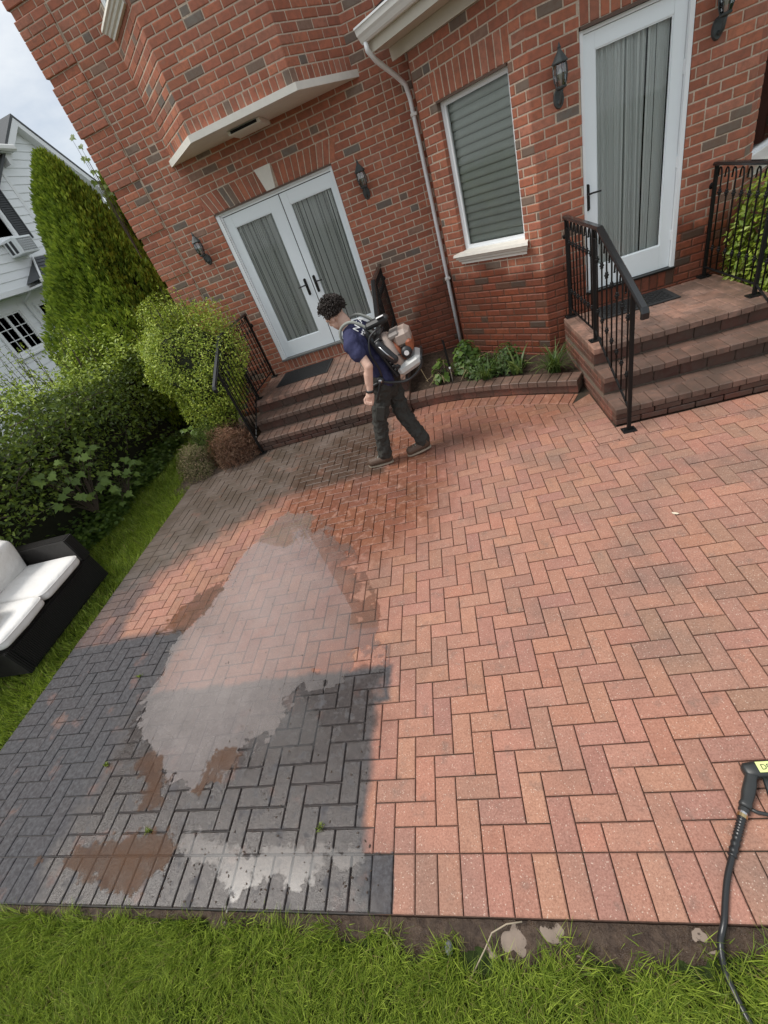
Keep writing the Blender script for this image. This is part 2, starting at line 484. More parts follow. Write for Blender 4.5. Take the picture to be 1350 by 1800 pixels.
# ---------------------------------------------------------------- patio
U = 0.1005
X0, Y0 = -0.837, 0.509
def clip(poly, nx, ny, c):
    out = []
    n = len(poly)
    for i in range(n):
        p, q = poly[i], poly[(i+1) % n]
        dp = nx*p[0] + ny*p[1] - c; dq = nx*q[0] + ny*q[1] - c
        if dp <= 0: out.append(p)
        if dp * dq < 0:
            k = dp / (dp - dq); out.append((p[0] + (q[0]-p[0])*k, p[1] + (q[1]-p[1])*k))
    return out
def parea(poly):
    return 0.5 * sum(poly[i][0]*poly[(i+1) % len(poly)][1] - poly[(i+1) % len(poly)][0]*poly[i][1] for i in range(len(poly)))
def inset(poly, d):
    n = len(poly); L = []
    for i in range(n):
        p, q = poly[i], poly[(i+1) % n]
        ex, ey = q[0]-p[0], q[1]-p[1]; l = math.hypot(ex, ey)
        if l < 1e-6: return None
        nx, ny = -ey/l, ex/l
        L.append((nx, ny, nx*p[0] + ny*p[1] + d))
    out = []
    for i in range(n):
        a, b = L[i-1], L[i]
        det = a[0]*b[1] - a[1]*b[0]
        if abs(det) < 1e-6: out.append((poly[i][0] + b[0]*d, poly[i][1] + b[1]*d)); continue
        out.append(((a[2]*b[1] - b[2]*a[1])/det, (a[0]*b[2] - b[0]*a[2])/det))
    return out if parea(out) > 1e-5 else None

CURVE = [(-0.69, 4.830), (-0.343, 4.800), (-0.16, 4.750), (0.13, 4.640), (0.458, 4.485), (0.723, 4.335), (1.01, 4.165)]
def rect(x0, y0, x1, y1): return [(x0, y0), (x1, y0), (x1, y1), (x0, y1)]
pavers = []
imax = int((3.5 - X0)/U) + 2
for i in range(-29, imax):
    for j in range(-2, 50):
        k = (i + j) % 4
        if k == 0: r = rect(X0 + i*U, Y0 + j*U, X0 + (i+1)*U, Y0 + (j+2)*U)
        elif k == 2: r = rect(X0 + i*U, Y0 + j*U, X0 + (i+2)*U, Y0 + (j+1)*U)
        else: continue
        r = clip(r, 0, -1, -Y0); 
        if len(r) > 2: r = clip(r, -1, 0, 3.651)
        if len(r) < 3: continue
        cells = [r]
        if max(p[0] for p in r) > 1.01 and max(p[1] for p in r) > 3.35:
            q1 = clip(r, 1, 0, 1.01); q2 = clip(r, -1, 0, -1.01)
            q2 = clip(q2, 0, 1, 3.35) if len(q2) > 2 else []
            cells = [q1, q2]
        for r in cells:
            if len(r) < 3: continue
            xs = [p[0] for p in r]; ys = [p[1] for p in r]
            xm = 0.5*(min(xs) + max(xs)); ym = 0.5*(min(ys) + max(ys))
            if max(ys) > 3.9:
                if xm < -0.69 or max(ys) < 4.2:
                    r = clip(r, 0, 1, 5.03)
                    if xm < -2.85 and len(r) > 2: r = clip(r, -0.41, 0.912, -0.41*-3.85 + 0.912*4.60)
                    if max(xs) > -0.69 and ym > 4.75 and len(r) > 2: r = clip(r, 1, 0, -0.69)
                else:
                    for (a, b) in zip(CURVE[:-1], CURVE[1:]):
                        if len(r) > 2 and max(xs) > a[0] and min(xs) < b[0]:
                            nx, ny = -(b[1]-a[1]), (b[0]-a[0]); r = clip(r, nx, ny, nx*a[0] + ny*a[1])
            if len(r) < 3 or ym > 5.2 or xm > 3.4: continue
            if parea(r) > 0.0002: pavers.append(r)
# border courses
x = X0 + U
while x < 3.4: pavers.append(rect(x, Y0 - 2*U, x + U, Y0)); x += U
x = X0 + U
while x > -3.80: pavers.append(rect(x - U, Y0 - 2*U, x, Y0)); x -= U
y = Y0
while y < 4.60: pavers.append(rect(-3.651 - 2*U, y, -3.651, y + U)); y += U
y = 3.35
while y < 4.05: pavers.append(rect(1.01, y, 1.21, y + U)); y += U
pavers.append([(1.01, y), (1.21, y), (1.21, 4.29), (1.01, 4.165)])
x = 1.21
while x < 3.4: pavers.append(rect(x, 3.35, x + U, 3.552)); x += U
# soldier strip along the curved kerb
def resample(pts, step):
    P = [Vector((p[0], p[1])) for p in pts]; out = [P[0].copy()]; acc = 0
    for a, b in zip(P[:-1], P[1:]):
        l = (b - a).length; s = step - acc
        while s <= l: out.append(a + (b - a)*(s/l)); s += step
        acc = l - (s - step)
    return out
CPTS = resample(CURVE, U)
if (CPTS[-1] - Vector(CURVE[-1])).length > 0.03: CPTS.append(Vector(CURVE[-1]))
def normal_at(P, i):
    a = P[max(0, i-1)]; b = P[min(len(P)-1, i+1)]; d = (b - a).normalized(); return Vector((-d.y, d.x))
for i in range(len(CPTS) - 1):
    a, b = CPTS[i], CPTS[i+1]; na, nb = normal_at(CPTS, i), normal_at(CPTS, i+1)
    pavers.append([tuple(a), tuple(b), tuple(b + nb*0.215), tuple(a + na*0.215)])

PAL = [(0.425, 0.212, 0.150), (0.415, 0.207, 0.149), (0.40, 0.204, 0.151), (0.44, 0.215, 0.147), (0.385, 0.20, 0.152), (0.42, 0.214, 0.157), (0.445, 0.224, 0.157)]
def paver_tint(c):
    b = RND.choice(PAL); k = RND.uniform(0.93, 1.06)
    if c[0] > 0.6 and RND.random() < 0.35: b = (0.375, 0.205, 0.148)
    return (b[0]*k, b[1]*k*RND.uniform(0.96, 1.05), b[2]*k, 1)
def paver_geom(poly, zt, h=0.03, gap=0.0026, ch=0.0042):
    if parea(poly) < 0: poly = poly[::-1]
    o = inset(poly, gap); 
    if o is None: return None
    i2 = inset(o, ch) or o
    cx = sum(p[0] for p in o)/len(o); cy = sum(p[1] for p in o)/len(o)
    sx, sy = RND.uniform(-0.004, 0.004), RND.uniform(-0.004, 0.004)
    zz = lambda p, dz: zt + dz + sx*(p[0]-cx) + sy*(p[1]-cy)
    n = len(o)
    vs = [(p[0], p[1], zt - h) for p in o] + [(p[0], p[1], zz(p, -ch*0.8)) for p in o] + [(p[0], p[1], zz(p, 0)) for p in i2]
    fs = [tuple(range(2*n, 3*n))]
    for a in range(n):
        b = (a+1) % n
        fs.append((a, b, n+b, n+a)); fs.append((n+a, n+b, 2*n+b, 2*n+a))
    return vs, fs, (cx, cy)

patio = MB().prism([(-3.852, 0.308), (3.4, 0.308), (3.4, 6.4), (-3.852, 6.4)], -0.22, -0.010).build("patio", M_SAND)
tag(patio, "red brick herringbone patio, half of it still grey with grime", kind='structure')
ranked = sorted(((view_area([(p[0], p[1], 0) for p in poly]), k) for k, poly in enumerate(pavers)), reverse=True)
single = set(k for a, k in ranked[:300])
field = MB()
for k, poly in enumerate(pavers):
    g = paver_geom(poly, RND.gauss(0, 0.0010))
    if g is None: continue
    vs, fs, c = g; tn = paver_tint(c)
    if k in single:
        me = new_mesh("paver", [(v[0]-c[0], v[1]-c[1], v[2]) for v in vs], fs, M_PAVER['OBJ'])
        o = link(bpy.data.objects.new("paver", me), patio); o.location = (c[0], c[1], 0); o.color = tn
    else: field.add(vs, fs, tn)
tag(field.build("paver_field", M_PAVER['ATT'], patio, tints=True), kind='stuff')

# ---------------------------------------------------------------- water on the patio
def water_mat(name, silt, density, patchy=0.5, scale=9.0, bumpy=0.06, bs=22, ior=1.5, shore=0.3, xfade=None, cov=(-0.002, 0.012), broken=False, gloss=0.0):
    t = NT(name)
    n = t.noise(scale, 5, 0.65, t.pos())
    at = t.new("Attribute"); at.attribute_name = "depth"
    fine = t.math('SUBTRACT', t.noise(24, 5, 0.6, t.pos()), 0.5)
    mid = t.math('SUBTRACT', t.noise(9, 4, 0.6, t.pos()), 0.5)
    dep = t.math('ADD', at.outputs['Fac'], t.math('MULTIPLY_ADD', fine, 0.15, t.math('MULTIPLY', mid, 0.20)))   # metres from the shore, ragged
    if broken:      # the sheet breaks up towards the clean pavers
        brk = t.math('SUBTRACT', t.noise(5.5, 5, 0.6, t.pos()), 0.47)
        dep = t.math('MULTIPLY_ADD', t.math('MULTIPLY', brk, t.step(t.xyz()[0], -2.0, -1.2)), 1.3, dep)
    cover = t.step(dep, cov[0], cov[1])
    deep = t.step(dep, 0.0, 0.34)
    d = t.math('MULTIPLY', t.step(n, 0.30, 0.62), patchy)
    dens = t.math('MULTIPLY', t.math('MULTIPLY_ADD', d, density, density*(1-patchy)), t.math('MULTIPLY_ADD', deep, 1.0-shore, shore))
    if xfade: dens = t.math('MULTIPLY', dens, t.step(t.xyz()[0], xfade[1], xfade[0]))
    df = t.new("BsdfDiffuse")
    t.l.new(t.mix(t.noise(6, 4, 0.6, t.pos()), tuple(v*0.85 for v in silt), tuple(v*1.12 for v in silt)), df.inputs[0])
    tr = t.new("BsdfTransparent"); tr.inputs[0].default_value = (0.94, 0.89, 0.85, 1)
    m1 = t.new("MixShader"); t.l.new(t.math('MINIMUM', dens, 0.92), m1.inputs[0]); t.l.new(tr.outputs[0], m1.inputs[1]); t.l.new(df.outputs[0], m1.inputs[2])
    nb = t.bump(t.noise(bs, 4, 0.55, t.pos()), bumpy, 0.01)
    gl = t.new("BsdfGlossy"); gl.inputs['Roughness'].default_value = gloss; t.l.new(nb, gl.inputs['Normal'])
    fr = t.new("Fresnel"); fr.inputs['IOR'].default_value = ior; t.l.new(nb, fr.inputs['Normal'])
    m2 = t.new("MixShader"); t.l.new(fr.outputs[0], m2.inputs[0]); t.l.new(m1.outputs[0], m2.inputs[1]); t.l.new(gl.outputs[0], m2.inputs[2])
    clear = t.new("BsdfTransparent")
    m3 = t.new("MixShader"); t.l.new(cover, m3.inputs[0]); t.l.new(clear.outputs[0], m3.inputs[1]); t.l.new(m2.outputs[0], m3.inputs[2])
    return t.done(m3)
M_PALE = water_mat("silty_water", (0.92, 0.79, 0.73), 0.19, 0.25, 2.8, 0.010, 6, 1.75, 0.75, (-2.0, -0.50), (-0.002, 0.008), True)
M_GREYW = water_mat("grey_water", (0.80, 0.79, 0.79), 0.07, 0.45, 3.0, 0.010, 6, 1.5, 0.5, None, (-0.01, 0.05))
M_GREYB = water_mat("pale_grey_water", (0.86, 0.85, 0.85), 0.09, 0.35, 3.0, 0.006, 4, 1.55, 0.6, None, (-0.004, 0.025), False, 0.22)
M_BROWNW = water_mat("muddy_water", (0.12, 0.052, 0.018), 0.75, 0.35, 9.0, 0.14, 16, 1.45, 0.55, None, (-0.004, 0.02), False, 0.03)
M_SLIT = water_mat("mud_hole_water", (0.32, 0.25, 0.20), 0.9, 0.2, 9.0, 0.01, 10, 1.4, 0.9)

def signed_depth(P, poly):
    """distance of points to the outline, positive inside"""
    A = np.array(poly); B = np.roll(A, -1, 0); d = np.full(len(P), 1e9); ins = np.zeros(len(P), bool)
    for a, b in zip(A, B):
        ab = b - a; t = np.clip(((P - a) @ ab)/(ab @ ab), 0, 1)
        d = np.minimum(d, np.hypot(*(P - (a + t[:, None]*ab)).T))
        c = (a[1] > P[:, 1]) != (b[1] > P[:, 1])
        with np.errstate(divide='ignore', invalid='ignore'):
            xi = (b[0]-a[0])*(P[:, 1]-a[1])/(b[1]-a[1]) + a[0]
        ins ^= c & (P[:, 0] < xi)
    return np.where(ins, d, -d)
def puddle(name, label, poly, mat, z, seed, amp=0.025, cell=0.022):
    A = np.array(poly); lo = A.min(0) - 0.09; hi = A.max(0) + 0.09
    nx, ny = int((hi[0]-lo[0])/cell)+1, int((hi[1]-lo[1])/cell)+1
    gx, gy = np.meshgrid(lo[0] + np.arange(nx+1)*cell, lo[1] + np.arange(ny+1)*cell, indexing='ij')
    P = np.stack([gx.ravel(), gy.ravel()], 1); sd = signed_depth(P, poly)
    idx = np.arange((nx+1)*(ny+1)).reshape(nx+1, ny+1)
    a, b, c, d = idx[:-1, :-1].ravel(), idx[1:, :-1].ravel(), idx[1:, 1:].ravel(), idx[:-1, 1:].ravel()
    ok = np.maximum.reduce([sd[a], sd[b], sd[c], sd[d]]) > (-0.085 if cell > 0.015 else 0.0)
    T = np.concatenate([np.stack([a, b, c], 1)[ok], np.stack([a, c, d], 1)[ok]])
    used, inv = np.unique(T, return_inverse=True)
    o = fast_tris(name, np.concatenate([P[used], np.full((len(used), 1), z)], 1), inv.reshape(-1, 3), mat, smooth=True)
    at = o.data.attributes.new("depth", 'FLOAT', 'POINT'); at.data.foreach_set("value", sd[used].astype(np.float32))
    return tag(o, label, kind='structure')
puddle("puddle", "pale silty sheet of water across the middle of the patio",
       [(-2.16, 3.28), (-2.05, 3.40), (-1.90, 3.30), (-1.80, 3.34), (-1.66, 2.98), (-1.48, 2.86), (-1.30, 2.58), (-1.14, 2.25), (-0.96, 1.85), (-0.90, 1.52), (-1.20, 1.45), (-1.50, 1.34), (-1.60, 1.15), (-1.70, 1.0), (-1.80, 0.86), (-2.0, 0.82),
        (-2.28, 0.93), (-2.58, 1.18), (-2.70, 1.42), (-2.64, 1.62), (-2.68, 1.9), (-2.56, 2.12), (-2.47, 2.47), (-2.34, 2.95)], M_PALE, 0.0030, 3)
puddle("puddle", "brown muddy puddle beside the pale sheet near the left edge",
       [(-2.42, 2.58), (-2.47, 2.20), (-2.66, 1.97), (-2.92, 2.02), (-2.82, 2.28), (-2.62, 2.45)], M_BROWNW, 0.0036, 5)
puddle("puddle", "small ragged brown puddle between the grey pavers",
       [(-2.43, 1.10), (-2.27, 1.0), (-2.20, 0.86), (-2.12, 0.72), (-2.30, 0.70), (-2.36, 0.88), (-2.52, 0.93)], M_BROWNW, 0.0036, 8)
puddle("puddle", "dark brown puddle over the lower left border course",
       [(-2.86, 0.50), (-2.62, 0.535), (-2.40, 0.60), (-2.06, 0.63), (-1.90, 0.56), (-1.98, 0.47), (-2.06, 0.36), (-2.20, 0.34), (-2.30, 0.40), (-2.48, 0.40), (-2.6, 0.46)], M_BROWNW, 0.0036, 12)
puddle("puddle", "long pale puddle along the lower left border course",
       [(-1.99, 0.53), (-1.90, 0.62), (-1.70, 0.58), (-1.50, 0.52), (-1.24, 0.56), (-0.80, 0.515), (-0.88, 0.49), (-1.09, 0.44), (-1.20, 0.39), (-1.42, 0.42), (-1.52, 0.33), (-1.64, 0.45)], M_GREYB, 0.0022, 17)
puddle("puddle", "thin grey water film on the dark square of pavers",
       [(-1.86, 1.30), (-1.60, 1.44), (-1.36, 1.36), (-1.18, 1.12), (-1.06, 1.02), (-1.40, 0.94), (-1.66, 0.90), (-1.76, 1.1)], M_GREYW, 0.0018, 21)
puddle("puddle", "tiny brown wet patch beside the pale sheet's right edge",
       [(-1.90, 1.02), (-1.74, 1.06), (-1.68, 0.95), (-1.82, 0.86), (-1.94, 0.80), (-1.92, 0.9)], M_BROWNW, 0.0036, 25)
# beads of grit standing in the water
gm = MB()
for k in range(300):
    if RND.random() < 0.7: gx, gy = RND.uniform(-2.0, -0.8), RND.choice([RND.uniform(0.33, 0.56), RND.uniform(0.55, 1.42)])
    else: gx, gy = RND.uniform(-2.6, -1.4), RND.uniform(1.4, 2.9)
    s = RND.uniform(0.0012, 0.0042); an = RND.uniform(0, 3.1)
    M = Matrix.Translation((gx, gy, 0.003)) @ Matrix.Rotation(an, 4, 'Z')
    gm.lathe([(0.3, -0.4), (1, 0.1), (0.6, 0.6), (0.1, 0.8)], n=6, M=M @ Matrix.Diagonal((s*RND.uniform(1, 2.2), s, s*0.7, 1)))
tag(gm.build("grit", M_MUD), "dark crumbs of grit washed over the wet pavers", kind='stuff')

# ---------------------------------------------------------------- lawn, mud strip
lawn = MB().box((-90, -90, -3), (90, 90, -0.052)).build("lawn", M_TURF)
tag(lawn, "lawn", kind='structure')
def hnoise(x, y, seed=0.0):
    return (math.sin(x*9.1+seed)*math.cos(y*11.3-seed*2) + 0.6*math.sin(x*23.7+y*17+seed*3) + 0.4*math.sin(x*47-y*39+seed) + 0.3*math.sin(x*91+y*87))/2.3
nx, ny = 560, 40
mv, mf = [], []
for a in range(nx+1):
    for b in range(ny+1):
        xx = -3.95 + a*(5.6/nx); yy = 0.306 - b*(0.26/ny)
        wdt = 0.030 + 0.045*max(0, min(1, (xx+1.6)/1.2)) + 0.03*hnoise(xx*0.6, 0.3, 2.0) + 0.05*max(0, hnoise(xx*0.9+2, 1.7, 5.0))*(1 if xx > -0.9 else 0.2)
        fall = (0.306 - yy)/max(wdt, 0.02)
        zz = -0.032 + 0.009*hnoise(xx*1.6, yy*2.2, 1.0) + 0.007*hnoise(xx*5.1, yy*5.7, 4.0) - 0.026*max(0, fall-0.55)**1.5
        for (hx, hy, hr) in ((-0.252, 0.252, 0.062), (-0.105, 0.272, 0.052), (0.388, 0.284, 0.032)):
            wv = 1 + 0.22*math.sin(3*math.atan2(yy-hy, xx-hx)+hx*9) + 0.12*math.sin(5*math.atan2(yy-hy, xx-hx)+1)
            dd = math.hypot((xx-hx), (yy-hy)*1.25)/(hr*wv)
            k = max(0.0, min(1.0, (1.6-dd)/0.9))
            zz = zz*(1-k) + k*(-0.052 + 0.028*min(1.0, dd/1.2)**2)
        mv.append((xx, yy, max(zz, -0.12)))
for a in range(nx):
    for b in range(ny):
        k = a*(ny+1)+b; mf.append((k, k+1, k+ny+2, k+ny+1))
mud = link(bpy.data.objects.new("mud_strip", new_mesh("mud_strip", mv, mf, M_MUD, True)))
tag(mud, "bare wet mud along the patio's front edge", kind='structure')
puddle("puddle", "larger muddy puddle in the dirt below the patio edge", [(-0.36, 0.302), (-0.182, 0.302), (-0.182, 0.20), (-0.36, 0.20)], M_SLIT, -0.0400, 31, 0.008, 0.01)
puddle("puddle", "smaller muddy puddle right beside it in the dirt", [(-0.176, 0.302), (-0.02, 0.302), (-0.02, 0.215), (-0.176, 0.215)], M_SLIT, -0.0400, 33, 0.008, 0.01)
puddle("puddle", "round puddle in the dirt next to the hose", [(0.33, 0.302), (0.445, 0.302), (0.445, 0.24), (0.33, 0.24)], M_SLIT, -0.0405, 35, 0.005, 0.008)

def grass_mat():
    t = NT("grass_blade")
    c = t.tint('ATT')
    p = t.principled(c, 0.5, None, 0.35)
    tl = t.new("BsdfTranslucent"); t.l.new(t.mix(0.5, c, (0.30, 0.42, 0.04)), tl.inputs[0])
    m = t.new("MixShader"); m.inputs[0].default_value = 0.3
    t.l.new(p.outputs[0], m.inputs[1]); t.l.new(tl.outputs[0], m.inputs[2]); return t.done(m)
M_GRASS = grass_mat()
def vnoise(x, y, f, seed):
    r = np.random.RandomState(seed); tot = np.zeros_like(x)
    for o in range(4):
        a, b, c, d = r.uniform(0, 6.28, 4); g = f*(1.7**o)
        tot += (np.sin(x*g*np.cos(a) + y*g*np.sin(a) + b)*np.cos(x*g*np.sin(c) - y*g*np.cos(c) + d))/(1.35**o)
    return tot
def blades(base, ln, wd, seed, lean=(0.3, 1.1), col=((0.085, 0.145, 0.014), (0.42, 0.52, 0.075)), dead=0.05):
    r = np.random.RandomState(seed); n = len(base)
    a = 1.7*vnoise(base[:, 0], base[:, 1], 9.0, seed+40) + r.normal(0, 1.0, n); le = r.uniform(lean[0], lean[1], n); L = r.uniform(ln[0], ln[1], n); W = r.uniform(wd[0], wd[1], n)
    d = np.stack([np.cos(a), np.sin(a), np.zeros(n)], 1); tw = a + r.uniform(-1.2, 1.2, n) + np.pi/2
    s = np.stack([np.cos(tw), np.sin(tw), np.zeros(n)], 1)
    up = np.array([0, 0, 1.0])
    c1 = np.cos(le*0.45)[:, None]; s1 = np.sin(le*0.45)[:, None]; c2 = np.cos(le)[:, None]; s2 = np.sin(le)[:, None]
    mid = base + (d*s1 + up*c1)*(L*0.5)[:, None]
    tip = mid + (d*s2 + up*c2)*(L*0.5)[:, None]
    w = (W/2)[:, None]
    V = np.stack([base - s*w, base + s*w, mid - s*w*0.8, mid + s*w*0.8, tip], 1).reshape(-1, 3)
    k = (np.arange(n)*5)[:, None]
    T = np.concatenate([k + np.array([[0, 1, 3]]), k + np.array([[0, 3, 2]]), k + np.array([[2, 3, 4]])], 1).reshape(-1, 3)
    u = r.uniform(0, 1, n)[:, None]**1.3
    C = np.array(col[0])*(1-u) + np.array(col[1])*u
    dm = r.uniform(0, 1, n) < dead; C[dm] = np.array([0.30, 0.24, 0.10])*r.uniform(0.6, 1.1, (dm.sum(), 1))
    C = np.concatenate([C, np.ones((n, 1))], 1)
    return V, T, np.repeat(C, 3, axis=0)
g1 = np.stack([NPR.uniform(-3.4, 1.3, 120000), NPR.uniform(-0.40, 0.285, 120000), np.full(120000, -0.055)], 1)
nz = vnoise(g1[:, 0], g1[:, 1], 7.0, 4)
edge = 0.272 - 0.022*np.clip((g1[:, 0]+1.6)/1.2, 0, 1) - 0.05*np.clip(nz, 0, 2)*(g1[:, 0] > -1.0) + 0.030*vnoise(g1[:, 0], g1[:, 1], 23, 5)
hole = np.minimum(np.hypot(g1[:, 0]+0.25, (g1[:, 1]-0.25)*1.3)/0.10, np.hypot(g1[:, 0]+0.40, (g1[:, 1]-0.22)*0.8)/0.07)
keep = (g1[:, 1] < edge + NPR.normal(0, 0.016, len(g1))) & (hole > NPR.uniform(0.75, 1.1, len(g1)))
thin = np.clip((g1[:, 1]-0.12)/0.14, 0, 1)*np.clip((g1[:, 0]+0.9)/0.6, 0.15, 1)
keep &= NPR.uniform(0, 1, len(g1)) > thin*0.75
keep &= (nz > -1.35) | (NPR.uniform(0, 1, len(g1)) < 0.35)
g1 = g1[keep]
V1, T1, C1 = blades(g1, (0.05, 0.125), (0.0020, 0.0042), 3, (0.4, 1.5))
g2 = np.stack([NPR.uniform(-5.3, -3.30, 125000), NPR.uniform(-0.9, 6.6, 125000), np.full(125000, -0.055)], 1)
g2 = g2[(g2[:, 0] < -3.855 + NPR.normal(0, 0.012, len(g2))) | (g2[:, 1] < 0.27)]
bed = (g2[:, 0] > -3.95) & (g2[:, 1] > 4.6)
g2 = g2[~bed]
V2, T2, C2 = blades(g2, (0.05, 0.10), (0.004, 0.008), 5, (0.25, 1.1))
g3 = np.stack([NPR.uniform(2.8, 4.5, 6000), NPR.uniform(3.6, 5.0, 6000), np.full(6000, -0.055)], 1)
V3, T3, C3 = blades(g3, (0.05, 0.1), (0.006, 0.01), 6)
gr = fast_tris("grass", np.concatenate([V1, V2, V3]), np.concatenate([T1, T2 + len(V1), T3 + len(V1) + len(V2)]), M_GRASS, np.concatenate([C1, C2, C3]))
tag(gr, "short green lawn grass around the patio", "grass", kind='stuff')
# ---------------------------------------------------------------- brick house
CH = 0.0762                       # one course
house = thing("brick_house", "red brick house with white doors and a bay window above", "house", (-1.0, 6.5, 0))
HL = Vector((-1.0, 6.5, 0))       # house origin, its parts are placed relative to it
def hpart(name, mb, mat, parent=None, smooth=False, tints=False):
    o = mb.build(name, mat, None, smooth, tints)
    o.parent = parent or house
    if parent is None: o.location = -HL
    return o
BR = [(0.43, 0.150, 0.085), (0.40, 0.135, 0.078), (0.46, 0.168, 0.096), (0.41, 0.145, 0.088), (0.37, 0.13, 0.080), (0.42, 0.168, 0.108)]
BG = [(0.20, 0.155, 0.122), (0.22, 0.16, 0.122), (0.175, 0.155, 0.132), (0.27, 0.165, 0.12)]
def brick_tint():
    b = RND.choice(BG) if RND.random() < 0.095 else RND.choice(BR)
    k = RND.uniform(0.82, 1.12)
    return (b[0]*k, b[1]*k, b[2]*k, 1)
ALLB = []        # every wall brick: (wall object, frame, quad, depth, proud)
def brick_geom(quad, depth, proud, ch=0.006):
    q = inset(quad, 0.0) or quad
    i2 = inset(q, ch) or q
    n = len(q)
    vs = [(p[0], -depth, p[1]) for p in q] + [(p[0], proud - ch*0.7, p[1]) for p in q] + [(p[0], proud, p[1]) for p in i2]
    fs = [tuple(range(2*n, 3*n))]
    for a in range(n):
        b = (a+1) % n
        fs.append((a, b, n+b, n+a)); fs.append((n+a, n+b, 2*n+b, 2*n+a))
    return vs, fs
def wall(name, O, D, L, z0, z1, openings=(), soldiers=(), quoin=False, quoin_end=False, thick=0.22, phase=0.0, damp=True, rank=True):
    """a running-bond brick wall: O start, D direction, outward normal to the right of D"""
    d = Vector((D[0], D[1], 0)).normalized(); n = Vector((d.y, -d.x, 0))
    o = Vector((O[0], O[1], 0))
    F = lambda s, out, z: tuple(o + d*s + n*out + Vector((0, 0, z)))
    # mortar body with openings left out, recessed behind the brick faces
    ss = sorted(set([0, L] + [v for q in openings for v in (q[0]-0.004, q[2]+0.004)])); zs = sorted(set([z0, z1] + [v for q in openings for v in (q[1]-0.004, q[3]+0.004)]))
    mb = MB()
    for a, b in zip(ss[:-1], ss[1:]):
        for c, e in zip(zs[:-1], zs[1:]):
            sm, zm = (a+b)/2, (c+e)/2
            if any(q[0] < sm < q[2] and q[1] < zm < q[3] for q in openings) or sm < 0 or sm > L: continue
            vs = [F(a, -thick, c), F(b, -thick, c), F(b, -0.005, c), F(a, -0.005, c), F(a, -thick, e), F(b, -thick, e), F(b, -0.005, e), F(a, -0.005, e)]
            mb.add(vs, [(0,1,2,3),(7,6,5,4),(4,5,1,0),(5,6,2,1),(6,7,3,2),(7,4,0,3)])
    if quoin or quoin_end:
        for k in range(int(round(z0/CH)), int(round(z1/CH)) + 1):
            if k % 7: continue
            c, e = (k+1)*CH + 0.006, min((k+7)*CH - 0.006, z1)
            if e <= c: continue
            a, b = (-0.012, 0.408) if quoin else (L-0.408, L-0.006)
            vs = [F(a, -0.02, c), F(b, -0.02, c), F(b, 0.013, c), F(a, 0.013, c), F(a, -0.02, e), F(b, -0.02, e), F(b, 0.013, e), F(a, 0.013, e)]
            mb.add(vs, [(0,1,2,3),(7,6,5,4),(4,5,1,0),(5,6,2,1),(6,7,3,2),(7,4,0,3)])
    w = hpart(name, mb, M_MORTAR)
    G = 0.0055
    def put(quad, depth=0.02, proud=0.0):
        ALLB.append((w, (o, d, n), quad, depth, proud + RND.gauss(0, 0.0012), rank))
    k0, k1 = int(round(z0/CH)), int(round(z1/CH))
    for k in range(k0, k1):
        za, zb = k*CH + G, (k+1)*CH - G; zm = (za+zb)/2
        blocks = [(q[0], q[2]) for q in openings if q[1] < zm < q[3]] + [(q[0], q[2]) for q in soldiers if q[1] < zm < q[3]]
        cuts = []
        s = -0.2032 + ((k % 2)*0.1016 + phase) % 0.2032
        while s < L:
            e = s + 0.2032
            if RND.random() < 0.10: cuts += [(s, s+0.1016), (s+0.1016, e)]
            else: cuts.append((s, e))
            s = e
        if quoin:
            cc = []
            for a, b in cuts:
                if a < 0.42 < b: cc += [(a, 0.42), (0.42, b)]
                else: cc.append((a, b))
            cuts = cc
        if quoin_end:
            cc = []
            for a, b in cuts:
                if a < L-0.42 < b: cc += [(a, L-0.42), (L-0.42, b)]
                else: cc.append((a, b))
            cuts = cc
        for a, b in cuts:
            segs = [(max(a, 0), min(b, L))]
            for (u, v) in blocks:
                ns = []
                for (p, q) in segs:
                    if q <= u or p >= v: ns.append((p, q))
                    else:
                        if p < u: ns.append((p, u))
                        if q > v: ns.append((v, q))
                segs = ns
            for (p, q) in segs:
                if q - p < 0.025: continue
                edge = any(abs(p-v) < 0.002 or abs(q-u) < 0.002 for (u, v) in blocks) or p < 0.001 or q > L-0.001
                pr = 0.02 if ((quoin and q < 0.425) or (quoin_end and p > L-0.425)) and k % 7 != 0 else 0.0
                pa = (-0.02 if pr > 0 else 0.0) if (quoin and p < 0.001) else p if p < 0.001 or any(abs(p-v) < 0.002 for (u, v) in blocks) else p + G
                qa = q if q > L-0.001 or any(abs(q-u) < 0.002 for (u, v) in blocks) else q - G
                put([(pa, za), (qa, za), (qa, zb), (pa, zb)], 0.10 if edge else 0.02, pr)
    for q in soldiers:
        fan = q[4] if len(q) > 4 else 0.0
        m = max(1, round((q[2]-q[0])/CH)); wd = (q[2]-q[0])/m; c = (q[0]+q[2])/2
        for i in range(m):
            a, b = q[0] + i*wd, q[0] + (i+1)*wd
            if len(q) > 5 and any(u - 0.01 < (a+b)/2 < v + 0.01 for (u, v) in q[5]): continue
            f = lambda s: (s-c)*fan
            put([(a+G, q[1]+G), (b-G, q[1]+G), (b-G+f(b), q[3]-G), (a+G+f(a), q[3]-G)], 0.10)
    return w, F

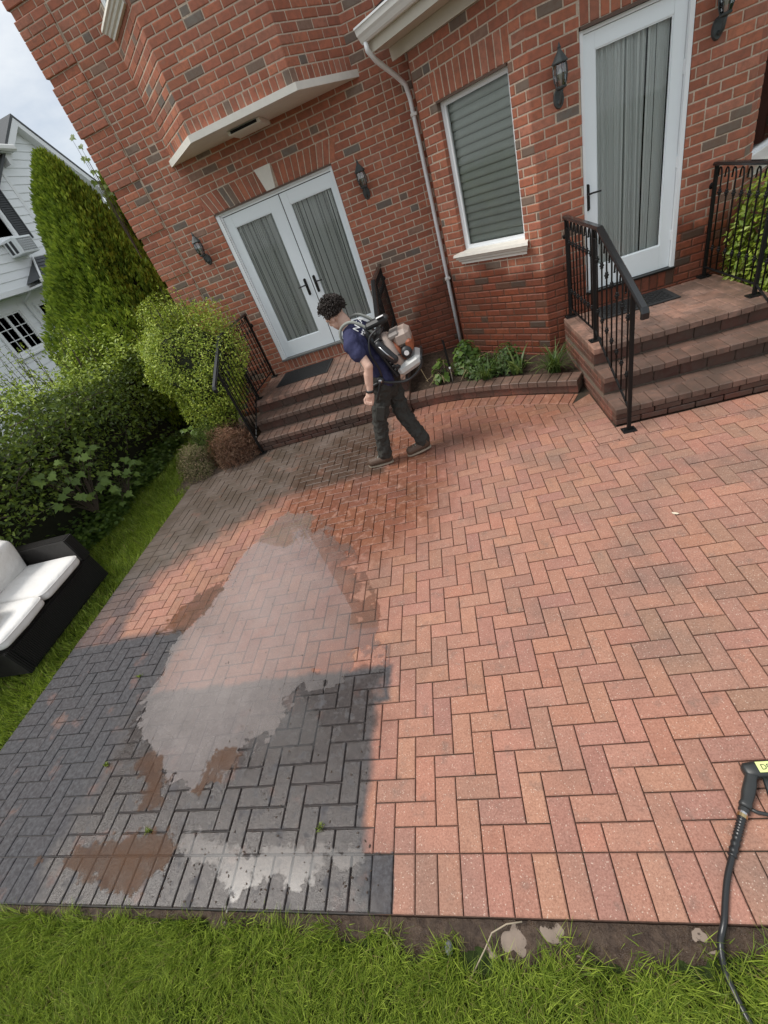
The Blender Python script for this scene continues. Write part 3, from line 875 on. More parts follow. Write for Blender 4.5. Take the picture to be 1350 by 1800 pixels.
YL, YR = 6.52, 5.215
LX0, LX1 = -3.745, 0.13
sx = lambda X: X - LX0
DTOP = 35*CH
w_left, F_left = wall("wall", (LX0, YL), (1, 0), LX1-LX0, 0.0, 75*CH,
    openings=[(sx(-2.635), 9*CH, sx(-0.985), DTOP)],
    soldiers=[(sx(-2.70), DTOP, sx(-0.92), DTOP+3*CH, 0.10, [(sx(-1.855), sx(-1.715))]), (sx(-2.635), 7*CH, sx(-0.985), 9*CH)], quoin=True)
wall("wall", (0.13, YL), (0, -1), YL-6.14, 0.0, 44*CH)
WL = 1.309
w_win, F_win = wall("wall", (0.13, 6.14), (0.7071, -0.7071), WL, 0.0, 44*CH,
    openings=[(0.255, 18*CH, 1.115, 36*CH)], soldiers=[(0.215, 36*CH, 1.155, 39*CH)], phase=0.05)
w_dr, F_dr = wall("wall", (1.055, YR), (1, 0), 1.785, 0.0, 44*CH,
    openings=[(0.418, 9*CH, 1.278, 36*CH)], soldiers=[(0.418, 36*CH, 1.278, 39*CH), (0.418, 7*CH, 1.278, 9*CH)], phase=0.1)
w_ob, F_ob = wall("wall", (2.84, YR), (0.7071, 0.7071), WL, 0.0, 44*CH,
    openings=[(0.195, 18*CH, 1.055, 36*CH)], soldiers=[(0.155, 36*CH, 1.095, 39*CH)], phase=0.03)
wall("wall", (LX0, 9.6), (0, -1), 9.6-YL-0.012, 0.0, 75*CH, rank=False, quoin_end=True)
# bay above the left door
BZ0 = 3.315
BZ0 = 3.31
BYF = 5.865
bl = math.hypot(0.60, YL-BYF)
w_bl, F_bl = wall("wall", (-2.82, YL), (0.60, BYF-YL), bl, BZ0, 72*CH, openings=[(0.12, 4.43, bl-0.10, 5.3)], soldiers=[(0.0, BZ0, bl, 45*CH)], thick=0.12)
wall("wall", (-2.22, BYF), (1, 0), 1.22, BZ0, 72*CH, soldiers=[(0.0, BZ0, 1.22, 45*CH)], thick=0.12)
wall("wall", (-1.00, BYF), (0.55, YL-BYF), math.hypot(0.55, YL-BYF), BZ0, 72*CH, soldiers=[(0.0, BZ0, 0.85, 45*CH)], thick=0.12, phase=0.07)

# lay the bricks: the 300 that show largest are objects of their own, the others one mass per wall
def corners(b):
    o, d, n = b[1]
    return [tuple(o + d*p[0] + n*b[4] + Vector((0, 0, p[1]))) for p in b[2]]
order = sorted(range(len(ALLB)), key=lambda i: -(view_area(corners(ALLB[i])) if ALLB[i][5] else 0))
solo = set(order[:300])
mass = {}
_bm = {}
for i, (w, (o, d, n), quad, depth, proud, rk) in enumerate(ALLB):
    cs = sum(p[0] for p in quad)/4; cz = sum(p[1] for p in quad)/4
    loc = [(p[0]-cs, p[1]-cz) for p in quad]
    tn = brick_tint()
    if i in solo:
        key = (tuple((round(p[0], 3), round(p[1], 3)) for p in loc), depth)
        if key not in _bm:
            vs, fs = brick_geom(list(key[0]), depth, 0.0)
            _bm[key] = new_mesh("brick", [(v[0], -v[1], v[2]) for v in vs], [f[::1] for f in fs], M_BRICK['OBJ'])
        ob = link(bpy.data.objects.new("brick", _bm[key]), w)
        # local x along the wall, local -y outward
        M = Matrix(((d.x, -n.x, 0, 0), (d.y, -n.y, 0, 0), (0, 0, 1, 0), (0, 0, 0, 1)))
        M.translation = o + d*cs + n*proud + Vector((0, 0, cz))
        ob.matrix_basis = M
        ob.color = tn
    else:
        mb = mass.setdefault(w.name, (w, MB()))[1]
        vs, fs = brick_geom(quad, depth, proud)
        mb.add([tuple(o + d*v[0] + n*v[1] + Vector((0, 0, v[2]))) for v in vs], [f[::-1] for f in fs], tn)
for w, mb in mass.values():
    tag(hpart("brick_courses", mb, M_BRICK['ATT'], w, tints=True), kind='stuff')

# slab under the bay, vent, keystone
slab = hpart("bay_slab", MB().prism([(-2.87, YL), (-2.23, 5.80), (-0.97, 5.80), (-0.40, YL)], 3.248, BZ0-0.001), M_STONE)
v = MB().box((-1.90, 6.07, 3.205), (-1.50, 6.47, 3.246), bev=0.006)
hpart("vent", v, M_STONE, slab); v.v = v.v
hpart("vent_slot", MB().box((-1.86, 6.058, 3.214), (-1.54, 6.069, 3.238)), M_DARK, slab)
ks = MB()
kv = [(-1.785-0.060, 2.672), (-1.785+0.060, 2.672), (-1.79+0.105, 2.905), (-1.79-0.110, 2.905)]
ks.add([(p[0], YL+0.05, p[1]) for p in kv] + [(p[0], YL-0.03, p[1]) for p in kv], [(0,1,2,3),(7,6,5,4),(4,5,1,0),(5,6,2,1),(6,7,3,2),(7,4,0,3)])
hpart("keystone", ks, M_STONE)

# dark backing behind the openings, unseen roof slab, eaves
hpart("room_backing", MB().box((-2.75, YL+0.9, 0.5), (-0.85, YL+0.95, 2.9)), M_DARK)  # added backing plane, the unlit room's darkness is put into its colour
hpart("room_backing", MB().box((1.3, YR+0.9, 0.5), (2.6, YR+0.95, 2.9)), M_DARK)
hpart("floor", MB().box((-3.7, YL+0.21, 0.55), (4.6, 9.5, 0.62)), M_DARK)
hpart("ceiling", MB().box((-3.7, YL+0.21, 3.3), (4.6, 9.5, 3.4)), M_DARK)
hpart("roof", MB().prism([(-3.95, 6.35), (-3.0, 6.35), (-2.4, 5.65), (-0.85, 5.65), (-0.2, 6.35), (4.9, 6.35), (4.9, 9.8), (-3.95, 9.8)], 75*CH, 75*CH+0.25), M_CREAM)  # unseen slab, added to block skylight from above and behind
M_WALLUP = simple("upper_wall", (0.28, 0.10, 0.07), 0.85, 0.2, 30)
hpart("upper_wall", MB().box((0.135, YL+0.002, 3.0), (4.7, YL+0.2, 75*CH)), M_WALLUP)
hpart("end_wall", MB().box((4.5, 6.0, 0.0), (4.7, 9.6, 75*CH)), M_WALLUP)
hpart("rear_wall", MB().box((-3.74, 9.6, 0.0), (4.7, 9.75, 75*CH)), M_WALLUP)
hpart("side_wall", MB().box((3.70, 6.02, 0.0), (4.6, YL, 3.35)), M_WALLUP)
# eave of the lower bay, following its three walls
def eave(F, s0, s1):
    m = {}
    def strip(prof):
        mb = MB(); k = len(prof)
        vs = [F(s0, p[0], p[1]) for p in prof] + [F(s1, p[0], p[1]) for p in prof]
        mb.add(vs, [(i, (i+1) % k, k+(i+1) % k, k+i) for i in range(k)] + [tuple(range(k-1, -1, -1)), tuple(range(k, 2*k))]); return mb
    hpart("soffit", strip([(-0.02, 3.30), (0.30, 3.30), (0.30, 3.325), (-0.02, 3.325)]), M_CREAM)
    hpart("frieze_board", strip([(0.004, 3.20), (0.028, 3.20), (0.04, 3.298), (0.004, 3.298)]), M_CREAM)
    hpart("fascia", strip([(0.285, 3.285), (0.312, 3.285), (0.312, 3.42), (0.285, 3.42)]), M_CREAM)
    g = hpart("gutter", strip([(0.314, 3.365), (0.37, 3.362), (0.385, 3.375), (0.402, 3.405), (0.418, 3.425), (0.425, 3.455), (0.430, 3.475), (0.420, 3.480), (0.412, 3.455), (0.35, 3.39), (0.325, 3.39), (0.322, 3.478), (0.314, 3.478)]), M_GUTTER)
    hpart("gutter_lip", strip([(0.428, 3.468), (0.437, 3.468), (0.437, 3.482), (0.428, 3.482)]), M_WHITE, g)
    hpart("roof_edge", strip([(-0.1, 3.50), (0.36, 3.485), (0.36, 3.495), (-0.6, 3.85), (-0.6, 3.80)]), M_DARK)
eave(F_win, -0.19, WL+0.16)
eave(F_dr, -0.16, 1.785+0.16)
eave(F_ob, -0.16, WL+0.1)
hpart("roof", MB().prism([(0.0, 6.1), (1.0, 5.1), (2.9, 5.1), (3.9, 6.1), (3.9, 6.54), (0.0, 6.54)], 3.50, 3.56), M_CREAM)
# downspout
dsp = MB()
P0 = Vector(F_win(-0.15, 0.36, 3.37))
pts = [P0, P0 + Vector((0.0, 0.0, -0.06)), P0 + Vector((0.05, 0.10, -0.13)), Vector((-0.02, 6.33, 3.10)), Vector((0.055, 6.42, 3.02)), Vector((0.075, 6.445, 2.90)), Vector((0.078, 6.45, 2.5)), Vector((0.078, 6.45, 1.2)), Vector((0.078, 6.45, 0.10))]
dsp.tube(pts, 0.024, 10)
ds = hpart("downspout", dsp, M_WHITE, smooth=True)
for zz in (2.75, 1.05):
    hpart("strap", MB().box((0.042, 6.418, zz), (0.114, 6.50, zz+0.03), bev=0.004), M_GUTTER, ds)

# ---------------------------------------------------------------- doors and windows
def bx(F, s0, s1, o0, o1, z0, z1, mb=None):
    mb = mb or MB()
    vs = [F(s0, o0, z0), F(s1, o0, z0), F(s1, o1, z0), F(s0, o1, z0), F(s0, o0, z1), F(s1, o0, z1), F(s1, o1, z1), F(s0, o1, z1)]
    return mb.add(vs, [(0,1,2,3),(7,6,5,4),(4,5,1,0),(5,6,2,1),(6,7,3,2),(7,4,0,3)])
def leaf(door, F, s0, s1, z0, z1, o, gs0, gs1, gz0, gz1, hs, hz, hdir):
    """one glazed leaf: stiles, rails, pane, handle"""
    T = 0.045
    hpart("stile", bx(F, s0, gs0, o-T, o, z0, z1), M_WHITE_DOOR, door)
    hpart("stile", bx(F, gs1, s1, o-T, o, z0, z1), M_WHITE_DOOR, door)
    hpart("rail", bx(F, gs0+0.001, gs1-0.001, o-T, o-0.0015, gz1, z1), M_WHITE_DOOR, door)
    hpart("rail", bx(F, gs0+0.001, gs1-0.001, o-T, o-0.0015, z0, gz0), M_WHITE_DOOR, door)
    hpart("pane", bx(F, gs0, gs1, o-0.028, o-0.022, gz0, gz1), M_GLASS, door)
    bd = MB()
    for (a, b, c, e) in ((gs0, gs0+0.010, gz0, gz1), (gs1-0.010, gs1, gz0, gz1), (gs0+.01, gs1-.01, gz0, gz0+0.010), (gs0+.01, gs1-.01, gz1-0.010, gz1)): bx(F, a, b, o-0.021, o-0.008, c, e, bd)
    hpart("glazing_bead", bd, M_WHITE_DOOR, door)
    hb = MB(); n = 10
    pr = [(hs + 0.019*math.cos(a), hz + (0.092 if math.sin(a) > 0 else -0.092) + 0.019*math.sin(a)) for a in [2*math.pi*i/20 for i in range(20)]]
    k = len(pr)
    hb.add([F(p[0], o, p[1]) for p in pr] + [F(p[0], o+0.010, p[1]) for p in pr], [tuple(range(k, 2*k))] + [(i, (i+1) % k, k+(i+1) % k, k+i) for i in range(k)])
    hb.tube([F(hs, o+0.008, hz+0.03), F(hs, o+0.05, hz+0.03), F(hs+hdir*0.03, o+0.055, hz+0.032), F(hs+hdir*0.11, o+0.052, hz+0.026)], [0.011, 0.009, 0.008, 0.007], 8)
    hb.tube([F(hs, o+0.004, hz-0.055), F(hs, o+0.016, hz-0.055)], 0.012, 10)
    hpart("handle", hb, M_HANDLE, door)
# left double door
def sub(name, parent=None):
    e = bpy.data.objects.new(name, None); e.empty_display_size = 0.1; COL.objects.link(e); e.parent = parent or house
    e.location = -HL if parent is None else (0, 0, 0); return e
dd = sub("double_door")
L0, L1 = sx(-2.635), sx(-0.985)
hpart("door_jamb", bx(F_left, L0+0.004, L0+0.055, -0.11, -0.01, 9*CH, DTOP-0.03), M_WHITE, dd)
hpart("door_jamb", bx(F_left, L0+0.055, L0+0.075, -0.11, -0.035, 9*CH, DTOP-0.05), M_WHITE, dd)
hpart("door_jamb", bx(F_left, L1-0.03, L1-0.004, -0.11, -0.012, 9*CH, DTOP-0.03), M_WHITE, dd)
hpart("door_head", bx(F_left, L0+0.004, L1-0.004, -0.11, -0.02, DTOP-0.030, DTOP-0.003), M_WHITE, dd)
hpart("door_head", bx(F_left, L0+0.056, L1-0.031, -0.11, -0.045, DTOP-0.055, DTOP-0.031), M_WHITE, dd)
hpart("lintel", bx(F_left, L0+0.003, L1-0.003, -0.02, 0.012, DTOP-0.012, DTOP+0.004), M_BROWN_TRIM, dd)
hpart("threshold", bx(F_left, L0+0.004, L1-0.004, -0.12, 0.03, 9*CH, 9*CH+0.022), simple("grey_threshold", (0.13, 0.13, 0.125), 0.5), dd)
leaf(dd, F_left, L0+0.077, sx(-1.742)-0.006, 9*CH+0.026, DTOP-0.064, -0.055, sx(-2.452), sx(-1.908), 0.922, 2.468, sx(-1.83), 1.53, -1)
leaf(dd, F_left, sx(-1.742)+0.006, L1-0.032, 9*CH+0.026, DTOP-0.064, -0.055, sx(-1.640), sx(-1.068), 0.922, 2.468, sx(-1.69), 1.53, 1)
hpart("gap_shade", bx(F_left, sx(-1.742)-0.0055, sx(-1.742)+0.0055, -0.095, -0.060, 9*CH+0.03, DTOP-0.06), M_DARK, dd)  # dark strip added for the shade in the gap between the leaves
hpart("gap_shade", bx(F_left, L0+0.078, L1-0.033, -0.095, -0.0605, DTOP-0.058, DTOP-0.0555), M_DARK, dd)  # dark strip added for the shade under the door head
# right single door
rd = sub("single_door")
ds_ = lambda X: X - 1.055
hpart("door_jamb", bx(F_dr, 0.422, 0.448, -0.11, -0.02, 9*CH, 36*CH-0.02), M_WHITE, rd)
hpart("door_jamb", bx(F_dr, 1.240, 1.274, -0.11, -0.006, 9*CH, 36*CH-0.02), M_WHITE, rd)
hpart("door_head", bx(F_dr, 0.422, 1.274, -0.11, -0.03, 36*CH-0.045, 36*CH-0.021), M_WHITE, rd)
hpart("lintel", bx(F_dr, 0.421, 1.275, -0.02, 0.012, 36*CH-0.018, 36*CH+0.003), M_BROWN_TRIM, rd)
hpart("threshold", bx(F_dr, 0.422, 1.274, -0.12, 0.02, 9*CH, 9*CH+0.018), M_HANDLE, rd)
leaf(rd, F_dr, 0.450, 1.237, 9*CH+0.022, 36*CH-0.048, -0.045, ds_(1.600), ds_(2.196), 0.930, 2.588, ds_(1.517), 1.565, 1)
for zz in (0.95, 1.55, 2.2):
    hpart("hinge", bx(F_dr, 1.232, 1.246, -0.046, -0.030, zz, zz+0.09), M_WHITE, rd)
# curtains behind the glass
def curtain_mat(name, col):
    t = NT(name); c = t.mix(t.noise(180, 3, 0.6, t.pos()), tuple(v*0.85 for v in col), tuple(v*1.1 for v in col))
    d = t.new("BsdfDiffuse"); t.l.new(c, d.inputs[0]); tl = t.new("BsdfTranslucent"); t.l.new(c, tl.inputs[0])
    m = t.new("MixShader"); m.inputs[0].default_value = 0.25; t.l.new(d.outputs[0], m.inputs[1]); t.l.new(tl.outputs[0], m.inputs[2]); return t.done(m)
M_CURT_A = curtain_mat("string_curtain", (0.80, 0.79, 0.77)); M_CURT_B = curtain_mat("pale_curtain", (0.90, 0.91, 0.90))
def curtain(label, F, s0, s1, z0, z1, out, mat, seed, folds=26, amp=0.022, gaps=0.0):
    r = random.Random(seed); vs, fs = [], []
    n = 260; ph = [r.uniform(0, 6.28) for _ in range(5)]
    cols = []
    for i in range(n+1):
        u = i/n
        w = math.sin(u*folds*6.28*(1+0.15*math.sin(u*9+ph[0])) + ph[1])*0.6 + 0.4*math.sin(u*folds*2.7*6.28+ph[2])
        cols.append((s0 + (s1-s0)*u, out + amp*w))
    rows = (z0, (z0+z1)/2, z1)
    for j, zz in enumerate(rows):
        for i, (s, o) in enumerate(cols): vs.append(F(s + 0.006*math.sin(i*0.07 + j*1.3 + ph[3]), o, zz))
    m = n+1
    skip = set()
    if gaps > 0:
        i = 0
        while i < n:
            if r.random() < gaps: skip.update(range(i, i + r.choice([1, 1, 1, 2])))
            i += r.choice([2, 3, 4])
    for j in range(2):
        for i in range(n):
            if i in skip: continue
            fs.append((j*m+i, j*m+i+1, (j+1)*m+i+1, (j+1)*m+i))
    o = link(bpy.data.objects.new("curtain", new_mesh("curtain", vs, fs, mat, True)))
    return tag(o, label, "curtain", "pleated curtains behind the door glass")
curtain("dark grey string curtain in the left leaf of the double door", F_left, sx(-2.46), sx(-1.91), 0.9, 2.48, -0.105, M_CURT_A, 1, 20, 0.018, 0.42)
curtain("dark grey string curtain in the right leaf of the double door", F_left, sx(-1.65), sx(-1.06), 0.9, 2.48, -0.105, M_CURT_A, 2, 20, 0.018, 0.42)
curtain("pale grey pleated curtain in the single door on the right", F_dr, ds_(1.59), ds_(2.20), 0.9, 2.62, -0.105, M_CURT_B, 3, 13, 0.026, 0.07)

def window(F, s0, s1, z0, z1, out=-0.075):
    w = sub("window")
    a = 0.028
    fr = MB()
    for (u, v, c, e) in ((s0+.003, s0+a, z0+.003, z1-.003), (s1-a, s1-.003, z0+.003, z1-.003), (s0+a, s1-a, z0+.003, z0+a), (s0+a, s1-a, z1-a, z1-.003)): bx(F, u, v, out-0.03, out+0.02, c, e, fr)
    hpart("frame", fr, M_VINYL, w)
    sh = MB(); b = a + 0.026
    for (u, v, c, e) in ((s0+a, s0+b, z0+a, z1-a), (s1-b, s1-a, z0+a, z1-a), (s0+b, s1-b, z0+a, z0+b), (s0+b, s1-b, z1-b, z1-a)): bx(F, u, v, out-0.028, out+0.006, c, e, sh)
    hpart("sash", sh, M_VINYL, w)
    hpart("pane", bx(F, s0+b-.004, s1-b+.004, out-0.016, out-0.010, z0+b-.004, z1-b+.004), M_GLASS_WIN, w)
    hpart("lintel", bx(F, s0+0.003, s1-0.003, -0.03, 0.012, z1-0.014, z1+0.004), M_BROWN_TRIM, w)
    return w
def sill(F, s0, s1, z, parent):
    # moulded cast-stone sill
    prof = [(-0.08, z+0.012), (0.085, z-0.004), (0.092, z-0.03), (0.075, z-0.042), (0.068, z-0.058), (0.055, z-0.066), (0.048, z-0.088), (0.030, z-0.100), (0.030, z-0.122), (-0.01, z-0.122)]
    mb = MB(); k = len(prof); vs = []
    for s, sg in ((s0, 1), (s1, -1)):
        for p in prof: vs.append(F(s + sg*(0.085 - max(p[0], 0.0)), p[0], p[1]))
    mb.add(vs, [(i, (i+1) % k, k+(i+1) % k, k+i) for i in range(k)] + [tuple(range(k-1, -1, -1)), tuple(range(k, 2*k))])
    return hpart("sill", mb, M_STONE, parent)
def blind(label, F, s0, s1, z0, z1, out):
    t = thing("window_blind", label, "blind", F((s0+s1)/2, out, z1))
    base = Vector(F((s0+s1)/2, out, z1))
    M = simple("grey_blind", (0.50, 0.50, 0.48), 0.6, 0.08, 10)
    n = 17; h = (z1-z0)/n
    for i in range(n):
        a, c = z0 + i*h, z0 + (i+1)*h
        pr = [(-0.006, a), (0.016, a+0.003), (0.020, a+h*0.3), (0.006, c-0.004), (-0.006, c)]
        vs = [Vector(F(s, out+p[0], p[1])) - base for s in (s0, s1) for p in pr]; k = len(pr)
        me = new_mesh("slat", vs, [(j, j+1, k+j+1, k+j) for j in range(k-1)], M, True)
        link(bpy.data.objects.new("slat", me), t)
w1 = window(F_win, 0.255, 1.115, 18*CH, 36*CH)
sill(F_win, 0.175, 1.20, 18*CH+0.005, w1)
blind("closed grey slatted blind inside the window left of the single door", F_win, 0.30, 1.07, 18*CH+0.05, 36*CH-0.05, -0.135)
w2 = window(F_ob, 0.195, 1.055, 18*CH, 36*CH)
sill(F_ob, 0.10, 1.14, 18*CH+0.005, w2)
w3 = window(F_bl, 0.12, bl-0.10, 4.43, 5.3, -0.04)
sill(F_bl, 0.03, bl-0.02, 4.435, w3)
hpart("room_backing", bx(F_ob, 0.1, 1.2, -0.6, -0.55, 1.2, 3.0), simple("room_wall", (0.10, 0.075, 0.06), 0.8))
hpart("room_backing", bx(F_win, 0.1, 1.25, -0.45, -0.40, 1.2, 3.0), M_DARK)  # near-black backing put in for the unlit room
hpart("room_backing", bx(F_bl, 0.1, bl-0.05, -0.25, -0.2, 4.3, 5.4), simple("room_shade", (0.25, 0.24, 0.22), 0.8))
# ---------------------------------------------------------------- brick stoops
def stoop_mat(mode):
    t = NT("stoop_brick_" + mode.lower())
    base = t.tint(mode)
    n1 = t.noise(18, 5, 0.65, t.pos()); g = t.noise(300, 3, 0.7, t.pos()); big = t.noise(3.1, 4, 0.6, t.pos())
    geo = t.n.new("ShaderNodeNewGeometry"); sep = t.new("SeparateXYZ"); t.l.new(geo.outputs['Normal'], sep.inputs[0])
    c = t.mix(t.math('MULTIPLY', t.step(n1, 0.38, 0.7), 0.55), base, (0.10, 0.075, 0.060))
    c = t.mix(t.math('MULTIPLY', t.step(big, 0.36, 0.62), 0.6), c, (0.070, 0.050, 0.038))
    c = t.mix(t.math('MULTIPLY', t.step(g, 0.6, 0.8), 0.4), c, (0.46, 0.37, 0.31))
    return t.done(t.principled(c, 0.55, t.bump(t.math('ADD', g, n1), 0.35, 0.004), 0.45))
M_STOOP = stoop_mat('OBJ')
M_STOOPM = mortar_mat("stoop_mortar", (0.17, 0.13, 0.10), damp=False)
SPAL = [(0.34, 0.195, 0.145), (0.31, 0.18, 0.135), (0.37, 0.205, 0.15), (0.29, 0.175, 0.135)]
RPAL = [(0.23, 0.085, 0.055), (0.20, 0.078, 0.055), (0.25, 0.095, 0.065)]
_sb = {}
def lay(name, parent, org, lo, hi, pal, ch=0.005, dark=1.0):
    dims = tuple(round(hi[i]-lo[i], 3) for i in range(3))
    if dims not in _sb:
        h = [d/2 for d in dims]; vs, fs = bevel_box((-h[0], -h[1], -h[2]), (h[0], h[1], h[2]), ch)
        _sb[dims] = new_mesh(name, vs, fs, M_STOOP)
    o = link(bpy.data.objects.new(name, _sb[dims]), parent)
    o.location = tuple((lo[i]+hi[i])/2 - org[i] + (RND.gauss(0, 0.0009) if i == 2 else 0) for i in range(3))
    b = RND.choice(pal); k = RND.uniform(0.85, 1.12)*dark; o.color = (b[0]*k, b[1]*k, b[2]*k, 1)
    return o
def stoop(label, x0, x1, ys, zs, yw, weave):
    t = thing("brick_stoop", label, "steps", ((x0+x1)/2, ys[0], 0), group="brick stoops at the doors")
    O = ((x0+x1)/2, ys[0], 0)
    core = MB()
    for i, (y, z) in enumerate(zip(ys, zs)):
        core.box((x0-O[0]+0.012, y-O[1]+0.055, (0 if i == 0 else zs[i-1]-0.03)), (x1-O[0]-0.012, yw-O[1], z-0.035))
    core.build("core", M_STOOPM, t)
    g = 0.004
    for i, (y, z) in enumerate(zip(ys, zs)):
        zb = 0.0 if i == 0 else zs[i-1]
        # riser stretchers below the nosing
        n = round((x1-x0)/0.205); w = (x1-x0)/n
        hrow = (z - 0.058 - zb); rows = 2 if hrow > 0.1 and i == 0 else 1
        for r in range(rows):
            za, zc = zb + r*hrow/rows, zb + (r+1)*hrow/rows
            off = 0 if r == 0 else w/2
            xs = [x0+0.004] + [x0 + off + k*w for k in range(1 if off == 0 else 0, n)] + [x1-0.004]
            for a, b in zip(xs[:-1], xs[1:]):
                if b - a > 0.03: lay("riser_brick", t, O, (a+g, y+(0.012 if i == 0 and rows == 2 else 0.042), za+g), (b-g, y+0.11, zc-g*0.5), RPAL, dark=0.42)  # tint darkened for the shade under the nosing, and for wet and dirt
        # nosing soldiers
        n = round((x1-x0)/U); w = (x1-x0)/n
        last = i == len(ys)-1
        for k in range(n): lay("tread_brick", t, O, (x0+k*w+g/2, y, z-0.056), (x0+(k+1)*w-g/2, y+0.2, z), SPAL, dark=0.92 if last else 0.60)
        ynext = yw if last else ys[i+1]+0.03
        if not last:
            m = round((x1-x0)/0.203); ww = (x1-x0)/m
            if ynext - y - 0.2 > 0.03:
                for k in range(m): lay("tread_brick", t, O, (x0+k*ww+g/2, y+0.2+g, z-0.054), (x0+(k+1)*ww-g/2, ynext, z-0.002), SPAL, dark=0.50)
        else:
            yy = y + 0.2
            if weave:
                j = 0; cell = 2*U
                nx_ = round((x1-x0)/cell); cw = (x1-x0)/nx_
                while yy < yw - 0.03:
                    ye = min(yy+cell, yw-0.003)
                    for k in range(nx_):
                        a = x0+k*cw
                        if (k+j) % 2 == 0:
                            for q in range(2):
                                ya, yb = yy+q*cell/2, min(yy+(q+1)*cell/2, ye)
                                if yb-ya > 0.02: lay("tread_brick", t, O, (a+g/2, ya+g/2, z-0.055), (a+cw-g/2, yb-g/2, z-0.001), SPAL)
                        else:
                            for q in range(2):
                                lay("tread_brick", t, O, (a+q*cw/2+g/2, yy+g/2, z-0.055), (a+(q+1)*cw/2-g/2, ye-g/2, z-0.001), SPAL)
                    yy += cell; j += 1
            else:
                while yy < yw - 0.03:
                    ye = min(yy+2*U, yw-0.003)
                    for k in range(n): lay("tread_brick", t, O, (x0+k*w+g/2, yy+g/2, z-0.055), (x0+(k+1)*w-g/2, ye-g/2, z-0.001), SPAL)
                    yy += 2*U
    # side cheeks of the stoop, brick courses on both sides
    for sx_, sgn in ((x0, 1), (x1, -1)):
        for i, z in enumerate(zs):
            ya = ys[i]; zb = 0.0 if i == 0 else zs[i-1]
            hh = z - (0.056 if True else 0) - zb
            for r in range(2):
                za, zc = zb + r*hh/2, zb + (r+1)*hh/2
                yy = ya + 0.105 + (0.1 if r else 0)
                ylist = [ya+0.105] + [ya+0.105 + (0.1 if r else 0.2) + 0.2*k for k in range(40) if ya+0.105+(0.1 if r else 0.2)+0.2*k < yw-0.03] + [yw-0.004]
                for a, b in zip(ylist[:-1], ylist[1:]):
                    lo = (sx_+0.0035 if sgn > 0 else sx_-0.06, a+g, za+g); hi = (sx_+0.06 if sgn > 0 else sx_-0.0035, b-g, zc-g)
                    lay("side_brick", t, O, lo, hi, RPAL, dark=0.85)
    return t
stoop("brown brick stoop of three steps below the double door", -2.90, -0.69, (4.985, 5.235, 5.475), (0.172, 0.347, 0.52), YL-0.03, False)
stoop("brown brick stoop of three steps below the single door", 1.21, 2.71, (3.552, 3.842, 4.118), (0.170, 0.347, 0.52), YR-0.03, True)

# door mats
def doormat(label, x0, y0, x1, y1, z, ribs):
    t = thing("door_mat", label, "mat", ((x0+x1)/2, (y0+y1)/2, z), group="black door mats")
    w, d = (x1-x0)/2, (y1-y0)/2
    MB().box((-w, -d, 0.0), (w, d, 0.010), bev=0.003).build("backing", M_RUBBER, t)
    mb = MB()
    if ribs:
        k = -d+0.03
        while k < d-0.03: mb.box((-w+0.03, k, 0.0102), (w-0.03, k+0.012, 0.0145)); k += 0.024
    else:
        for i in range(16):
            for j in range(8):
                cx, cy = -w+0.05+(i+0.5)*(2*w-0.1)/16, -d+0.04+(j+0.5)*(2*d-0.08)/8
                M = Matrix.Translation((cx, cy, 0.0102)) @ Matrix.Rotation(0.8*((i+j) % 2)-0.4+RND.uniform(-.3, .3), 4, 'Z')
                mb.box((-0.018, -0.006, 0), (0.018, 0.006, 0.006), M=M)
    mb.build("tread_pattern", M_RUBBER, t)
doormat("plain black ribbed mat in front of the double door", -2.64, 5.87, -1.82, 6.45, 0.5215, True)
doormat("black embossed rubber mat in front of the single door", 1.50, 4.785, 2.225, 5.165, 0.5215, False)

